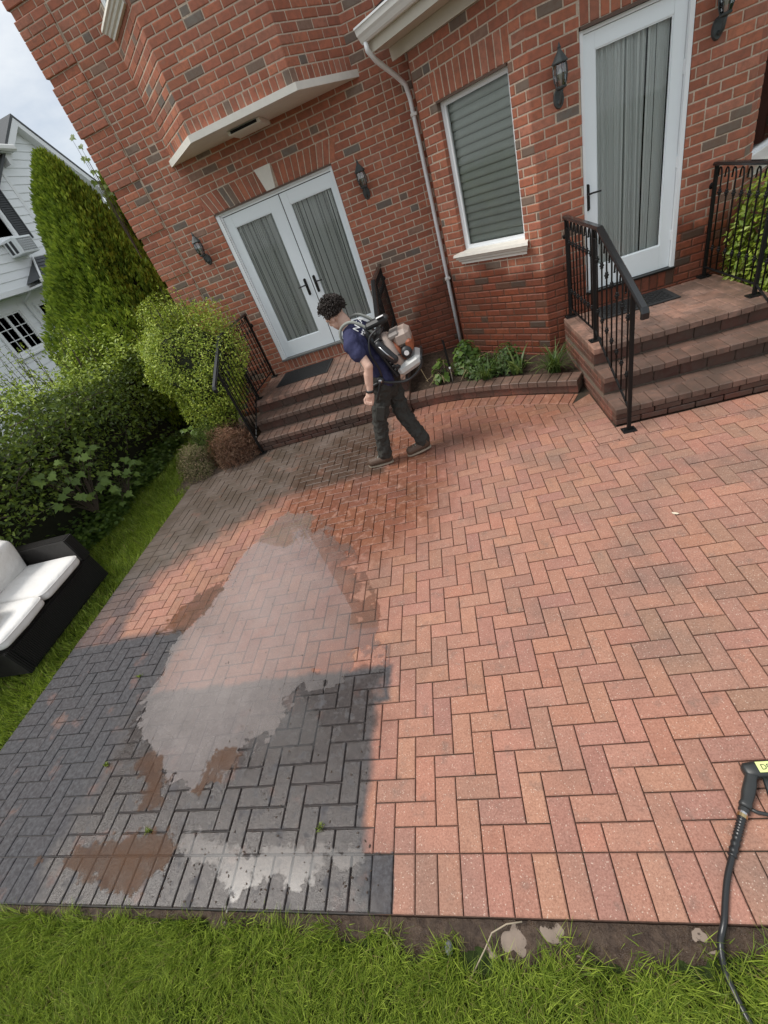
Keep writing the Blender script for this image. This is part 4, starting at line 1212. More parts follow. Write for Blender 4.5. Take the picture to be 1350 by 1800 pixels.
# ---------------------------------------------------------------- iron railings
def railing(label, X, yw, ym, yf, zl, yk, ye, ztop, zend, side):
    t = thing("iron_railing", label, "railing", (X, ym, 0), group="wrought iron stair railings")
    P = lambda y, z, x=0.0: (x, y-ym, z)
    def topz(y): return ztop if y >= yk else ztop + (zend-ztop)*(yk-y)/(yk-ye)
    def botz(y): return zl+0.095 if y >= ym else zl+0.095 + (0.20-(zl+0.095))*(ym-y)/(ym-yf)*1.0
    hr = MB()
    prof = [(-0.027, 0.0), (0.027, 0.0), (0.027, 0.014), (0.018, 0.024), (-0.018, 0.024), (-0.027, 0.014)]
    path = [(yw, ztop), (yk, ztop), (ye, zend), (ye-0.012, zend-0.018), (ye-0.006, zend-0.055)]
    k = len(prof); vs = []
    for i, (y, z) in enumerate(path):
        a = path[max(0, i-1)]; b = path[min(len(path)-1, i+1)]
        dy, dz = b[0]-a[0], b[1]-a[1]; l = math.hypot(dy, dz); ny, nz_ = dz/l, -dy/l
        for (px, pz) in prof: vs.append((px, y-ym + ny*pz, z + nz_*pz))
    fs = []
    for i in range(len(path)-1):
        for j in range(k): fs.append((i*k+j, i*k+(j+1) % k, (i+1)*k+(j+1) % k, (i+1)*k+j))
    fs += [tuple(range(k-1, -1, -1)), tuple((len(path)-1)*k+j for j in range(k))]
    hr.add(vs, fs); hr.build("handrail", M_RAILTOP, t)
    br = MB(); br.tube([P(yw, botz(yw)), P(ym, botz(ym)), P(yf+0.02, botz(yf+0.02))], 0.010, 6); br.build("bottom_rail", M_BLACK, t)
    for (y, z0, nm) in ((yw-0.02, zl, 0), (ym, zl, 1), (yf, 0.0, 2)):
        p = MB(); p.box((-0.014, y-ym-0.014, z0), (0.014, y-ym+0.014, topz(y)), bev=0.002)
        po = p.build("post", M_BLACK, t)
        q = MB(); q.box((-0.055, y-ym-0.045, z0+0.001), (0.055, y-ym+0.045, z0+0.010), bev=0.003)
        for (ax, ay) in ((-0.04, 0), (0.04, 0)): q.lathe([(0.009, 0), (0.009, 0.006), (0.004, 0.010)], c=(ax, y-ym, z0+0.010), n=8)
        q.build("base_plate", M_BLACK, po)
    wm = MB(); wm.lathe([(0.03, 0), (0.03, 0.012), (0.012, 0.02), (0.012, 0.06)], c=(0, yw+0.04-ym, ztop-0.16), n=12, M=Matrix.Rotation(math.pi/2, 4, 'X'))
    wm.build("wall_mount", M_BLACK, t)
    def baluster(y, c1, c2):
        b = MB(); zt, zb = topz(y)-0.002, botz(y)
        b.tube([P(y, zb), P(y, zt-0.075), P(y+0.004, zt-0.05), P(y+0.016, zt-0.022), P(y+0.034, zt-0.016), P(y+0.050, zt-0.032), P(y+0.056, zt-0.075)], 0.0068, 6)
        b.lathe([(0.001, -0.009), (0.008, -0.005), (0.009, 0), (0.008, 0.005), (0.001, 0.009)], c=P(y+0.056, zt-0.082), n=8)
        ob = b.build("baluster", M_BLACK, t, True)
        for zc in (c1, c2):
            kn = MB(); kn.lathe([(0.008, -0.026), (0.013, -0.022), (0.013, -0.014), (0.010, -0.010), (0.019, -0.003), (0.019, 0.003), (0.010, 0.010), (0.013, 0.014), (0.013, 0.022), (0.008, 0.026)], c=P(y, zc), n=8)
            kn.build("collar", M_BLACK, ob, True)
    n = 7; H_ = topz(yw)-botz(yw)
    for i in range(n):
        y = yw-0.03 - (i+0.75)*(yw-0.03-ym)/(n+0.5)
        baluster(y, botz(y)+H_*0.22, botz(y)+H_*0.76)
    n = 7
    for i in range(n):
        y = ym - (i+0.7)*(ym-yf)/(n+0.4)
        hh = topz(y)-botz(y)
        baluster(y, botz(y)+hh*0.26, botz(y)+hh*0.74)
    return t
railing("black iron railing on the near left of the single door's stoop", 1.285, 5.19, 4.32, 3.452, 0.522, 4.16, 3.255, 1.475, 1.075, 1)
railing("black iron railing right of the single door, in front of the bush", 2.600, 5.19, 4.32, 3.452, 0.522, 4.16, 3.255, 1.475, 1.075, -1)
railing("black iron railing left of the double door, beside the round bush", -2.845, 6.49, 5.62, 4.955, 0.522, 5.46, 4.72, 1.475, 1.085, 1)
railing("black iron railing right of the double door, behind the worker", -0.760, 6.49, 5.62, 4.955, 0.522, 5.46, 4.72, 1.475, 1.085, -1)

# ---------------------------------------------------------------- wall lanterns
def lantern_glass():
    t = NT("lantern_glass")
    tr = t.new("BsdfTransparent"); tr.inputs[0].default_value = (0.72, 0.74, 0.74, 1)
    gl = t.new("BsdfGlossy"); gl.inputs['Roughness'].default_value = 0.08
    fr = t.new("Fresnel"); fr.inputs['IOR'].default_value = 1.6
    m = t.new("MixShader"); t.l.new(t.math('ADD', fr.outputs[0], 0.12), m.inputs[0]); t.l.new(tr.outputs[0], m.inputs[1]); t.l.new(gl.outputs[0], m.inputs[2]); return t.done(m)
M_LGLASS = lantern_glass()
M_BULB = simple("bulb_glass", (0.75, 0.72, 0.65), 0.3, 0.0)
def lantern():
    t = thing("wall_lantern", "lantern", "lantern", group="black carriage lanterns on the brick wall")
    # local: wall plane y=0, outward -y, z=0 at backplate bottom
    bp = MB(); pr = []
    for i in range(20):
        a = 2*math.pi*i/20; pr.append((0.045*math.cos(a), 0.07 + 0.07*math.sin(a)))
    k = len(pr)
    bp.add([(p[0], 0.0, p[1]) for p in pr] + [(p[0]*0.85, -0.022, 0.07+(p[1]-0.07)*0.88) for p in pr], [(i, (i+1) % k, k+(i+1) % k, k+i) for i in range(k)] + [tuple(range(2*k-1, k-1, -1))])
    bp.build("back_plate", M_LANTERN, t)
    am = MB(); am.tube([(0, -0.015, 0.05), (0, -0.05, 0.035), (0, -0.085, 0.055), (0, -0.095, 0.10), (0, -0.095, 0.125)], [0.014, 0.013, 0.012, 0.014, 0.02], 10); am.build("arm", M_LANTERN, t, True)
    c = (0, -0.095, 0)
    ba = MB(); ba.lathe([(0.012, 0.118), (0.044, 0.128), (0.048, 0.138), (0.04, 0.142)], c=c, n=8); ba.build("base", M_LANTERN, t)
    gl = MB(); gl.lathe([(0.036, 0.142), (0.050, 0.18), (0.056, 0.22), (0.054, 0.26), (0.046, 0.288)], c=c, n=8); gl.build("glass", M_LGLASS, t)
    cg = MB()
    for i in range(8):
        a = 2*math.pi*(i+0.0)/8
        cg.tube([(c[0]+r*math.cos(a), c[1]+r*math.sin(a), z) for r, z in ((0.037, 0.140), (0.0515, 0.18), (0.0575, 0.22), (0.0555, 0.26), (0.047, 0.29))], 0.0028, 5)
    cg.build("cage", M_LANTERN, t)
    cp = MB(); cp.lathe([(0.064, 0.284), (0.066, 0.292), (0.050, 0.312), (0.030, 0.340), (0.014, 0.362), (0.012, 0.372), (0.016, 0.378), (0.010, 0.386), (0.005, 0.400), (0.001, 0.412)], c=c, n=8); cp.build("cap", M_LANTERN, t)
    bl = MB(); bl.lathe([(0.010, 0.145), (0.011, 0.19), (0.015, 0.205), (0.017, 0.225), (0.008, 0.25), (0.001, 0.26)], c=c, n=8); bl.build("bulb", M_BULB, t, True)
    return t
lan = lantern()
for i, (lb, x, y, z, rz) in enumerate((("lantern on the brick left of the double door", -2.985, YL, 2.19, 0), ("lantern on the brick right of the double door", -0.665, YL, 2.20, 0),
                               ("lantern on the brick left of the single door", 1.288, YR, 2.30, 0), ("lantern right of the single door, cut by the photo's top edge", 2.50, YR, 2.32, 0))):
    o = lan if i == 0 else copy_tree(lan)
    o.location = (x, y-0.002, z); o["label"] = "black carriage " + lb

# ---------------------------------------------------------------- raised flower bed with its curved kerb
CB = [(-0.695, 5.045), (-0.343, 5.020), (-0.10, 4.965), (0.20, 4.850), (0.53, 4.700), (0.80, 4.555), (1.20, 4.320)]
kerb = thing("garden_kerb", "low curved brick kerb around the flower bed", "kerb", (0.2, 4.9, 0))
KP = resample(CB, 0.1035); KO = Vector((0.2, 4.9, 0))
def wedge(name, a, b, na, nb, d0, d1, z0, z1, pal, dark):
    q = [a + na*d0, b + nb*d0, b + nb*d1, a + na*d1]
    poly = inset([(p.x, p.y) for p in q] if parea([(p.x, p.y) for p in q]) > 0 else [(p.x, p.y) for p in q][::-1], 0.003)
    if poly is None: return
    c = (sum(p[0] for p in poly)/4, sum(p[1] for p in poly)/4)
    i2 = inset(poly, 0.005); n = len(poly)
    vs = [(p[0]-c[0], p[1]-c[1], z0) for p in poly] + [(p[0]-c[0], p[1]-c[1], z1-0.005) for p in poly] + [(p[0]-c[0], p[1]-c[1], z1) for p in i2]
    fs = [tuple(range(2*n, 3*n)), tuple(range(n-1, -1, -1))]
    for i in range(n):
        j = (i+1) % n; fs += [(i, j, n+j, n+i), (n+i, n+j, 2*n+j, 2*n+i)]
    o = link(bpy.data.objects.new(name, new_mesh(name, vs, fs, M_STOOP)), kerb); o.location = (c[0]-KO.x, c[1]-KO.y, 0)
    pb = RND.choice(pal); k = RND.uniform(0.85, 1.1)*dark; o.color = (pb[0]*k, pb[1]*k, pb[2]*k, 1)
for i in range(len(KP)-1):
    na, nb = normal_at(KP, i), normal_at(KP, i+1)
    wedge("cap_brick", KP[i], KP[i+1], na, nb, -0.022, 0.185, 0.088, 0.148, SPAL, 0.62)
    if i % 2 == 0 and i+2 < len(KP)+1:
        j = min(i+2, len(KP)-1); wedge("base_brick", KP[i], KP[j], na, normal_at(KP, j), 0.0, 0.09, 0.0, 0.085, RPAL, 0.9)
cm = MB()
P1 = [KP[i] + normal_at(KP, i)*0.008 for i in range(len(KP))]; P2 = [KP[i] + normal_at(KP, i)*0.17 for i in range(len(KP))]
for i in range(len(KP)-1):
    q = [P1[i], P1[i+1], P2[i+1], P2[i]]; cm.prism([(p.x-KO.x, p.y-KO.y) for p in q], 0.0, 0.086)
cm.build("mortar_bed", M_STOOPM, kerb)
# soil
sv, sf = [], []
n1, n2 = 40, 26
front = [KP[0]] + KP
for i in range(n1+1):
    u = i/n1; xx = -0.69 + u*1.90
    k = min(range(len(KP)), key=lambda q: abs(KP[q].x-xx)); yf_ = KP[k].y + 0.10
    yb_ = YL if xx < 0.13 else (6.14 - (xx-0.13)) if xx < 1.055 else YR
    for j in range(n2+1):
        w = j/n2; yy = yf_ + (yb_-yf_)*w
        sv.append((xx, yy, 0.105 + 0.03*w + 0.014*hnoise(xx*1.3, yy*1.5, 3.3)))
for i in range(n1):
    for j in range(n2):
        a = i*(n2+1)+j; sf.append((a, a+n2+1, a+n2+2, a+1))
tag(link(bpy.data.objects.new("bed_soil", new_mesh("bed_soil", sv, sf, M_SOIL, True))), "dark soil of the flower bed", kind='structure')
lb = MB()
sv, sf = [], []
for i in range(31):
    for j in range(31):
        xx = -4.25 + 1.34*i/30; yy = 4.42 + 2.1*j/30
        front_y = 4.58 + 0.41*(xx+3.85)
        zz = 0.03 + 0.02*hnoise(xx*1.5, yy*1.5, 6.1) - 0.35*max(0, front_y+0.05-yy) - 0.3*max(0, -3.95-xx)
        sv.append((xx, yy, zz))
for i in range(30):
    for j in range(30):
        a = i*31+j; sf.append((a, a+31, a+32, a+1))
tag(link(bpy.data.objects.new("bed_soil", new_mesh("bed_soil", sv, sf, M_SOIL, True))), "dark soil under the shrubs left of the steps", kind='structure')
# right of the single door
tag(MB().box((2.72, 3.56, -0.05), (4.4, 6.2, 0.02)).build("bed_soil", M_SOIL), "dark soil under the bush right of the steps", kind='structure')
# ---------------------------------------------------------------- foliage
def leaf_mat(name, trans=0.30, rough=0.45, spec=0.35):
    t = NT(name)
    c = t.tint('ATT')
    p = t.principled(c, rough, None, spec)
    tl = t.new("BsdfTranslucent"); t.l.new(t.mix(0.4, c, (0.34, 0.44, 0.05)), tl.inputs[0])
    m = t.new("MixShader"); m.inputs[0].default_value = trans
    t.l.new(p.outputs[0], m.inputs[1]); t.l.new(tl.outputs[0], m.inputs[2]); return t.done(m)
M_LEAF = leaf_mat("leaf")
M_NEEDLE = leaf_mat("conifer_scale", 0.18, 0.6, 0.25)
M_DRY = leaf_mat("dry_twig", 0.1, 0.8, 0.2)
M_BARK = simple("bark", (0.075, 0.055, 0.040), 0.9, 0.3, 30, 0.5, 90)
M_CORE = simple("shade_core", (0.022, 0.024, 0.012), 1.0, 0.3, 20)  # solid filling of the foliage, its inner shade put into the colour
def unit(r, n):
    v = r.normal(size=(n, 3)); return v/np.linalg.norm(v, axis=1)[:, None]
def leaves(P, Nrm, size, aspect, seed, cols, up=0.25, out=0.6, fold=0.25, droop=0.0):
    """folded diamond leaves at points P, roughly facing Nrm"""
    r = np.random.RandomState(seed); n = len(P)
    nn = Nrm*out + unit(r, n)*(1-out) + np.array([0, 0, up]); nn /= np.linalg.norm(nn, axis=1)[:, None]
    d = unit(r, n) + np.array([0, 0, -droop]) + Nrm*0.35; d -= nn*(d*nn).sum(1)[:, None]; d /= np.linalg.norm(d, axis=1)[:, None]
    s = np.cross(nn, d)
    L = (r.uniform(size[0], size[1], n))[:, None]; W = L*aspect
    a = P; b = P + d*L*0.55 + s*W*0.5 + nn*L*fold*0.4; c = P + d*L; e = P + d*L*0.55 - s*W*0.5 + nn*L*fold*0.4
    V = np.stack([a, b, c, e], 1).reshape(-1, 3); k = (np.arange(n)*4)[:, None]
    T = np.concatenate([k + np.array([[0, 1, 2]]), k + np.array([[0, 2, 3]])], 1).reshape(-1, 3)
    cc = np.array(cols); pick = r.randint(0, len(cc), n); C = cc[pick]*r.uniform(0.75, 1.25, (n, 1))
    return V, T, np.repeat(np.concatenate([C, np.ones((n, 1))], 1), 2, axis=0)
def join(parts):
    off = 0; Vs, Ts, Cs = [], [], []
    for V, T, C in parts: Vs.append(V); Ts.append(T+off); Cs.append(C); off += len(V)
    return np.concatenate(Vs), np.concatenate(Ts), np.concatenate(Cs)
def lumpy(dirs, seed, k=5, amp=0.12, f=2.6):
    r = np.random.RandomState(seed); t = np.zeros(len(dirs))
    for o in range(k):
        w = unit(r, 1)[0]*f*(1.55**o); t += np.sin(dirs @ w + r.uniform(0, 6.28))/(1.35**o)
    return 1 + amp*t/1.8
def branch_set(base, tips, r0, r1, seed):
    mb = MB(); r = random.Random(seed)
    for tp in tips:
        a = Vector(base) + Vector((r.uniform(-.05, .05), r.uniform(-.05, .05), 0)); b = Vector(tp); m = (a+b)/2 + Vector((r.uniform(-.08, .08), r.uniform(-.08, .08), r.uniform(-.02, .1)))
        mb.tube([a, m, b], [r0, (r0+r1)/2, r1], 6)
    return mb

# arborvitae: fans of scale foliage standing upright over a cone
def arborvitae(label, x, y, h, rad, seed, n, base_z=0.0, lean=(0.0, 0.0)):
    t = thing("arborvitae", label, "tree", (x, y, base_z), group="arborvitae between the houses")
    mb = MB(); mb.tube([(0, 0, 0), (lean[0]*0.5, lean[1]*0.5, h*0.5), (lean[0]*0.94, lean[1]*0.94, h*0.94)], [0.11, 0.07, 0.015], 8); mb.build("trunk", M_BARK, t)
    r = np.random.RandomState(seed)
    z = r.uniform(0.0, 1.0, n)**1.15; th = r.uniform(0, 2*np.pi, n)
    prof = np.clip(np.sin(np.clip((z+0.16)/1.16, 0, 1)*np.pi*0.5+np.pi*0.5)**0.80, 0, 1)*(0.80+0.20*np.clip(z/0.18, 0, 1))
    dirs = np.stack([np.cos(th), np.sin(th), z*h/rad*0.55], 1)
    lump = lumpy(dirs, seed+1, 7, 0.22, 5.5)
    depth = 1 - 0.30*r.uniform(0, 1, n)**1.6
    R = rad*prof*lump*depth + 0.02
    P = np.stack([R*np.cos(th) + lean[0]*z, R*np.sin(th) + lean[1]*z, z*h*1.0], 1)
    N = np.stack([np.cos(th), np.sin(th), np.full(n, 0.25)], 1)
    # tufts: each seed point carries a fan of 5 upright blades
    m = 5; PP = np.repeat(P, m, 0) + r.normal(0, 0.020, (n*m, 3)); NN = np.repeat(N, m, 0)
    d = np.array([0, 0, 1.0]) + NN*r.uniform(0.1, 0.9, (n*m, 1)) + unit(r, n*m)*0.45; d /= np.linalg.norm(d, axis=1)[:, None]
    s = np.cross(d, unit(r, n*m)); s /= np.linalg.norm(s, axis=1)[:, None]
    L = r.uniform(0.035, 0.095, (n*m, 1)); W = L*r.uniform(0.14, 0.26, (n*m, 1))
    a = PP; b = PP + d*L*0.5 + s*W; c = PP + d*L; e = PP + d*L*0.5 - s*W
    V = np.stack([a, b, c, e], 1).reshape(-1, 3); k = (np.arange(n*m)*4)[:, None]
    T = np.concatenate([k + np.array([[0, 1, 2]]), k + np.array([[0, 2, 3]])], 1).reshape(-1, 3)
    cc = np.array([(0.17, 0.25, 0.025), (0.25, 0.34, 0.035), (0.09, 0.15, 0.018), (0.34, 0.43, 0.055), (0.19, 0.27, 0.028)])
    C = cc[r.randint(0, 5, n)]*r.uniform(0.75, 1.2, (n, 1)); C = np.repeat(C, m*2, 0); C = np.concatenate([C, np.ones((len(C), 1))], 1)
    fast_tris("crown", V, T, M_NEEDLE, C, t)
    # solid dark core, the crown's inner shade put into its colour
    co = MB(); pr = [(max(0.02, rad*0.70*float(np.interp(q, [0, 0.15, 0.5, 0.8, 1.0], [0.7, 0.85, 0.58, 0.28, 0.03]))), q*h*0.97) for q in [i/14 for i in range(15)]]
    co.lathe(pr, n=16, M=Matrix(((1, 0, lean[0]/h, 0), (0, 1, lean[1]/h, 0), (0, 0, 1, 0), (0, 0, 0, 1)))); co.build("shade_core", M_CORE, t)
    return t
arborvitae("tall cone-shaped arborvitae in front of the white neighbour house", -6.02, 8.0, 4.28, 1.50, 4, 30000, 0.0, (0.46, 0.30))
arborvitae("narrow arborvitae half hidden behind the brick corner", -5.30, 9.3, 4.0, 0.75, 9, 8000)

# hedge: a long lumpy mass of privet along the left boundary
def hedge():
    t = thing("hedge", "dark overgrown privet hedge along the lawn's left side", "hedge", (-5.6, 3.5, 0))
    r = np.random.RandomState(21); n = 42000
    y = r.uniform(0.2, 8.2, n); u = r.uniform(0, 1, n)
    # cross-section: rounded box, front at x=-4.9, back at x=-6.4, height ~1.8
    th = u*np.pi*0.92 + 0.04*np.pi
    hx, hz = 0.74, 1.80
    cx = np.sign(np.cos(th))*np.abs(np.cos(th))**0.55; cz = np.abs(np.sin(th))**0.55
    dirs = np.stack([cx*0.7, (y-3.5)*0.9, cz*1.3], 1)
    lump = lumpy(dirs, 5, 7, 0.20, 4.4)
    depth = 1 - 0.34*r.uniform(0, 1, n)**1.3
    ztop = hz + 0.10*np.sin(y*1.7+1) + 0.05*np.sin(y*4.1) - 0.05*np.clip(y-5.2, 0, 3)
    P = np.stack([-5.63 + hx*cx*lump*depth, y, ztop*cz*lump*depth*0.97 + 0.02], 1)
    N = np.stack([cx, 0*cx, cz*0.8], 1); N /= np.linalg.norm(N, axis=1)[:, None]
    O = np.array([-5.6, 3.5, 0])
    dark = [(0.085, 0.135, 0.023), (0.12, 0.18, 0.03), (0.05, 0.082, 0.017), (0.19, 0.26, 0.04)]
    new = [(0.33, 0.43, 0.05), (0.40, 0.50, 0.07), (0.25, 0.35, 0.042)]
    top = (P[:, 2] > ztop*0.86) & (r.uniform(0, 1, n) < 0.75)
    A = leaves(P[~top]-O, N[~top], (0.040, 0.085), 0.50, 2, dark, 0.15, 0.45)
    B = leaves(P[top]-O, N[top], (0.040, 0.085), 0.5, 3, new, 0.5, 0.4)
    # loose shoots standing above the top
    sh = []; mb = MB(); rr = random.Random(5)
    for i in range(95):
        yy = rr.uniform(1.0, 7.6); xx = -5.6 + rr.uniform(-0.55, 0.45); z0 = 1.62; L = rr.uniform(0.25, 0.62)
        dx, dy = rr.uniform(-.12, .12), rr.uniform(-.12, .12)
        mb.tube([(xx+5.6, yy-3.5, z0), (xx+5.6+dx*0.5, yy-3.5+dy*0.5, z0+L*0.5), (xx+5.6+dx, yy-3.5+dy, z0+L)], [0.005, 0.004, 0.002], 5)
        for k in range(14):
            f = rr.uniform(0.35, 1.0); sh.append((xx+dx*f, yy+dy*f, z0+L*f))
    sh = np.array(sh); Cc = leaves(sh-O, unit(r, len(sh)), (0.03, 0.055), 0.45, 7, new+dark[:2], 0.4, 0.3)
    V, T, C = join([A, B, Cc]); fast_tris("foliage", V, T, M_LEAF, C, t)
    for i in range(60):
        yy = rr.uniform(0.4, 8.0)
        mb.tube([(rr.uniform(-.2, .2), yy-3.5, 0), (rr.uniform(-.2, .3), yy-3.5+rr.uniform(-.2, .2), 0.6), (rr.uniform(-.5, .55), yy-3.5+rr.uniform(-.4, .4), rr.uniform(1.0, 1.5))], [0.018, 0.012, 0.005], 5)
    for i in range(40):      # bare twigs showing in the face
        yy = rr.uniform(2.2, 5.4); z = rr.uniform(0.5, 1.5)
        mb.tube([(0.35, yy-3.5, z), (0.66, yy-3.5+rr.uniform(-.15, .15), z+rr.uniform(-.1, .15)), (0.82, yy-3.5+rr.uniform(-.25, .25), z+rr.uniform(-.15, .3))], [0.006, 0.005, 0.003], 5)
    mb.build("branch", M_BARK, t)
    core = MB(); core.box((-0.36, -3.2, 0), (0.26, 4.6, 1.22)); core.build("shade_core", M_CORE, t)
    # low ivy at the foot
    m = 5200; yy = r.uniform(2.4, 6.3, m); xx = -4.93 + r.uniform(-0.25, 0.14, m) + 0.05*np.sin(yy*5); zz = np.abs(r.normal(0.06, 0.12, m))*(1 - np.clip((xx+5.0)*2, 0, 0.8))
    V, T, C = leaves(np.stack([xx, yy, zz], 1)-O, np.tile([0.7, 0, 0.7], (m, 1)), (0.04, 0.075), 0.8, 11, [(0.045, 0.085, 0.016), (0.07, 0.12, 0.02), (0.10, 0.16, 0.026)], 0.5, 0.6)
    fast_tris("ivy", V, T, M_LEAF, C, t)
    return t
hedge()

# lobed maple leaves of seedlings growing through the hedge: each leaf a part
MAPLE = [(0.0, 0.0), (0.16, -0.10), (0.42, -0.02), (0.34, 0.14), (0.55, 0.34), (0.36, 0.36), (0.40, 0.50), (0.16, 0.52), (0.0, 0.92), (-0.16, 0.52), (-0.40, 0.50), (-0.36, 0.36), (-0.55, 0.34), (-0.34, 0.14), (-0.42, -0.02), (-0.16, -0.10)]
_ml = []
def maple_leaf_mesh(tint):
    vs = [(p[0], p[1], 0.10*abs(p[0]) - 0.10*p[1]*p[1]) for p in MAPLE] + [(0, 0.30, -0.01)]
    fs = [(i, (i+1) % 16, 16) for i in range(16)]
    return new_mesh("leaf", vs, fs, M_LEAF, False, [tint]*16)
for tn in ((0.12, 0.19, 0.035, 1), (0.16, 0.24, 0.045, 1), (0.10, 0.16, 0.03, 1)): _ml.append(maple_leaf_mesh(tn))
def seedling(label, x, y, z0, spots, seed, facing):
    t = thing("maple_seedling", label, "sapling", (x, y, 0), group="maple seedlings in the hedge")
    rr = random.Random(seed); mb = MB()
    for (sx_, sy_, sz_, s) in spots:
        mb.tube([(0, 0, z0), ((sx_)*0.5, (sy_)*0.5, (z0+sz_)/2+0.08), (sx_, sy_, sz_)], [0.007, 0.004, 0.002], 5)
        o = link(bpy.data.objects.new("leaf", rr.choice(_ml)), t); o.location = (sx_, sy_, sz_)
        nrm = Vector(facing) + Vector((rr.uniform(-.35, .35), rr.uniform(-.35, .35), rr.uniform(-.2, .3)))
        q = nrm.to_track_quat('Z', 'Y'); o.rotation_mode = 'QUATERNION'
        from mathutils import Quaternion
        o.rotation_quaternion = q @ Quaternion((0, 0, 1), rr.uniform(-0.9, 0.9) + math.pi)
        o.scale = (s, s, s)
    mb.build("stem", M_BARK, t)
rr = random.Random(77)
sp = [(0.10+rr.uniform(-0.05, 0.10), rr.uniform(-0.45, 0.45), 0.85+rr.uniform(-0.42, 0.22), rr.uniform(0.085, 0.135)) for _ in range(34)]
seedling("maple seedling with broad lobed leaves in the hedge face", -4.90, 4.05, 0.2, sp, 3, (0.75, -0.35, 0.75))
sp = [(0.08+rr.uniform(-0.04, 0.08), rr.uniform(-0.35, 0.35), 0.42+rr.uniform(-0.25, 0.22), rr.uniform(0.09, 0.14)) for _ in range(18)]
seedling("lower maple seedling near the lawn at the hedge foot", -4.82, 4.55, 0.1, sp, 4, (0.75, -0.3, 0.75))
sp = [(rr.uniform(-0.18, 0.18), rr.uniform(-0.35, 0.35), 1.66+rr.uniform(-0.12, 0.16), rr.uniform(0.10, 0.15)) for _ in range(16)]
seedling("maple shoot with pale leaves on the hedge top at the left", -5.15, 3.55, 0.9, sp, 6, (0.4, -0.3, 1.0))

# round golden privet left of the steps
def round_bush(name, label, c, rx, ry, rz, n, size, cols, seed, aspect=0.5, stem=0.3, cat="bush", amp=0.10, f=4.0, up=0.35, depth=0.22):
    t = thing(name, label, cat, (c[0], c[1], 0))
    r = np.random.RandomState(seed); d = unit(r, n); lump = lumpy(d, seed+3, 6, amp, f)
    dep = (1 - depth*r.uniform(0, 1, n)**1.5)*lump
    P = d*np.array([rx, ry, rz])*dep[:, None] + np.array([0, 0, c[2]])
    ok = P[:, 2] > 0.03; P, d2 = P[ok], d[ok]
    A = leaves(P, d2, size, aspect, seed+7, cols, up, 0.5)
    fast_tris("foliage", *A[:2], M_LEAF, A[2], t)
    tips = [tuple(np.array([rx, ry, rz])*v*0.75 + np.array([0, 0, c[2]])) for v in unit(r, 26) if v[2] > -0.5]
    branch_set((0, 0, 0), tips, 0.022, 0.006, seed).build("branch", M_BARK, t)
    co = MB(); co.lathe([(0.02, -0.62), (0.45, -0.5), (0.64, -0.1), (0.62, 0.25), (0.4, 0.52), (0.02, 0.64)], n=12, M=Matrix.Diagonal((rx, ry, rz, 1)), c=(0, 0, c[2])); co.build("shade_core", M_CORE, t)
    return t
gold = [(0.40, 0.48, 0.06), (0.33, 0.42, 0.05), (0.47, 0.54, 0.09), (0.23, 0.32, 0.04), (0.13, 0.19, 0.028)]
gb = round_bush("privet_bush", "round golden green bush beside the left railing", (-3.47, 5.66, 1.20), 0.68, 0.66, 0.80, 32000, (0.020, 0.042), gold, 33, amp=0.27, f=3.0, depth=0.34)
r = np.random.RandomState(4); sh = []
mb = MB()
for i in range(30):
    a = r.uniform(0, 6.28); R = r.uniform(0.1, 0.55); x_, y_ = R*math.cos(a), R*math.sin(a); z_ = 1.20 + 0.78*math.sqrt(max(0, 1-(R/0.68)**2)); L = r.uniform(0.06, 0.24)
    mb.tube([(x_*0.95, y_*0.95, z_-0.1), (x_, y_, z_+L)], [0.004, 0.002], 5)
    for k in range(9): sh.append((x_+r.uniform(-.03, .03), y_+r.uniform(-.03, .03), z_+L*r.uniform(0, 1)))
A = leaves(np.array(sh), unit(r, len(sh)), (0.022, 0.045), 0.5, 8, gold, 0.4, 0.3); fast_tris("shoot_leaves", *A[:2], M_LEAF, A[2], gb); tag(mb.build("shoot", M_BARK, gb), kind='stuff')
eu = [(0.36, 0.46, 0.06), (0.28, 0.38, 0.045), (0.44, 0.52, 0.13), (0.18, 0.28, 0.035)]
round_bush("euonymus_bush", "yellow green glossy bush behind the right railing", (3.18, 4.72, 0.62), 0.50, 0.72, 0.80, 9000, (0.045, 0.085), eu, 51, 0.45, amp=0.14)

# heathers at the left steps: thin dry twigs, some still green
def heather(label, c, rx, ry, rz, n, cols, seed, size=(0.02, 0.06), aspect=0.16, twigs=260, tw_col=None):
    t = thing("heather", label, "shrub", (c[0], c[1], 0), group="heathers beside the left steps")
    r = np.random.RandomState(seed); d = unit(r, n); d[:, 2] = np.abs(d[:, 2])
    P = d*np.array([rx, ry, rz])*(lumpy(d, seed, 6, 0.16, 5)*(1-0.5*r.uniform(0, 1, n)**1.4))[:, None] + np.array([0, 0, 0.03])
    A = leaves(P, d, size, aspect, seed, cols, 0.1, 0.15)
    fast_tris("sprig", *A[:2], M_DRY, A[2], t)
    mb = MB(); rr = random.Random(seed)
    for i in range(twigs):
        v = d[i]; b = Vector((v[0]*rx, v[1]*ry, v[2]*rz))*rr.uniform(0.8, 1.06)
        mb.tube([(v[0]*0.05, v[1]*0.05, 0), tuple(b*0.5 + Vector((rr.uniform(-.04, .04), rr.uniform(-.04, .04), rr.uniform(0, .05)))), tuple(b)], [0.0035, 0.0025, 0.0012], 4)
    mb.build("twig", tw_col or M_BARK, t)
M_TWIG = simple("dry_brown_twig", (0.16, 0.085, 0.055), 0.85, 0.3, 40)
heather("dry reddish brown heather right beside the left steps", (-3.26, 5.02), 0.36, 0.34, 0.46, 9000, [(0.20, 0.095, 0.06), (0.26, 0.14, 0.09), (0.15, 0.075, 0.05), (0.30, 0.19, 0.13)], 61, (0.02, 0.07), 0.10, 420, M_TWIG)
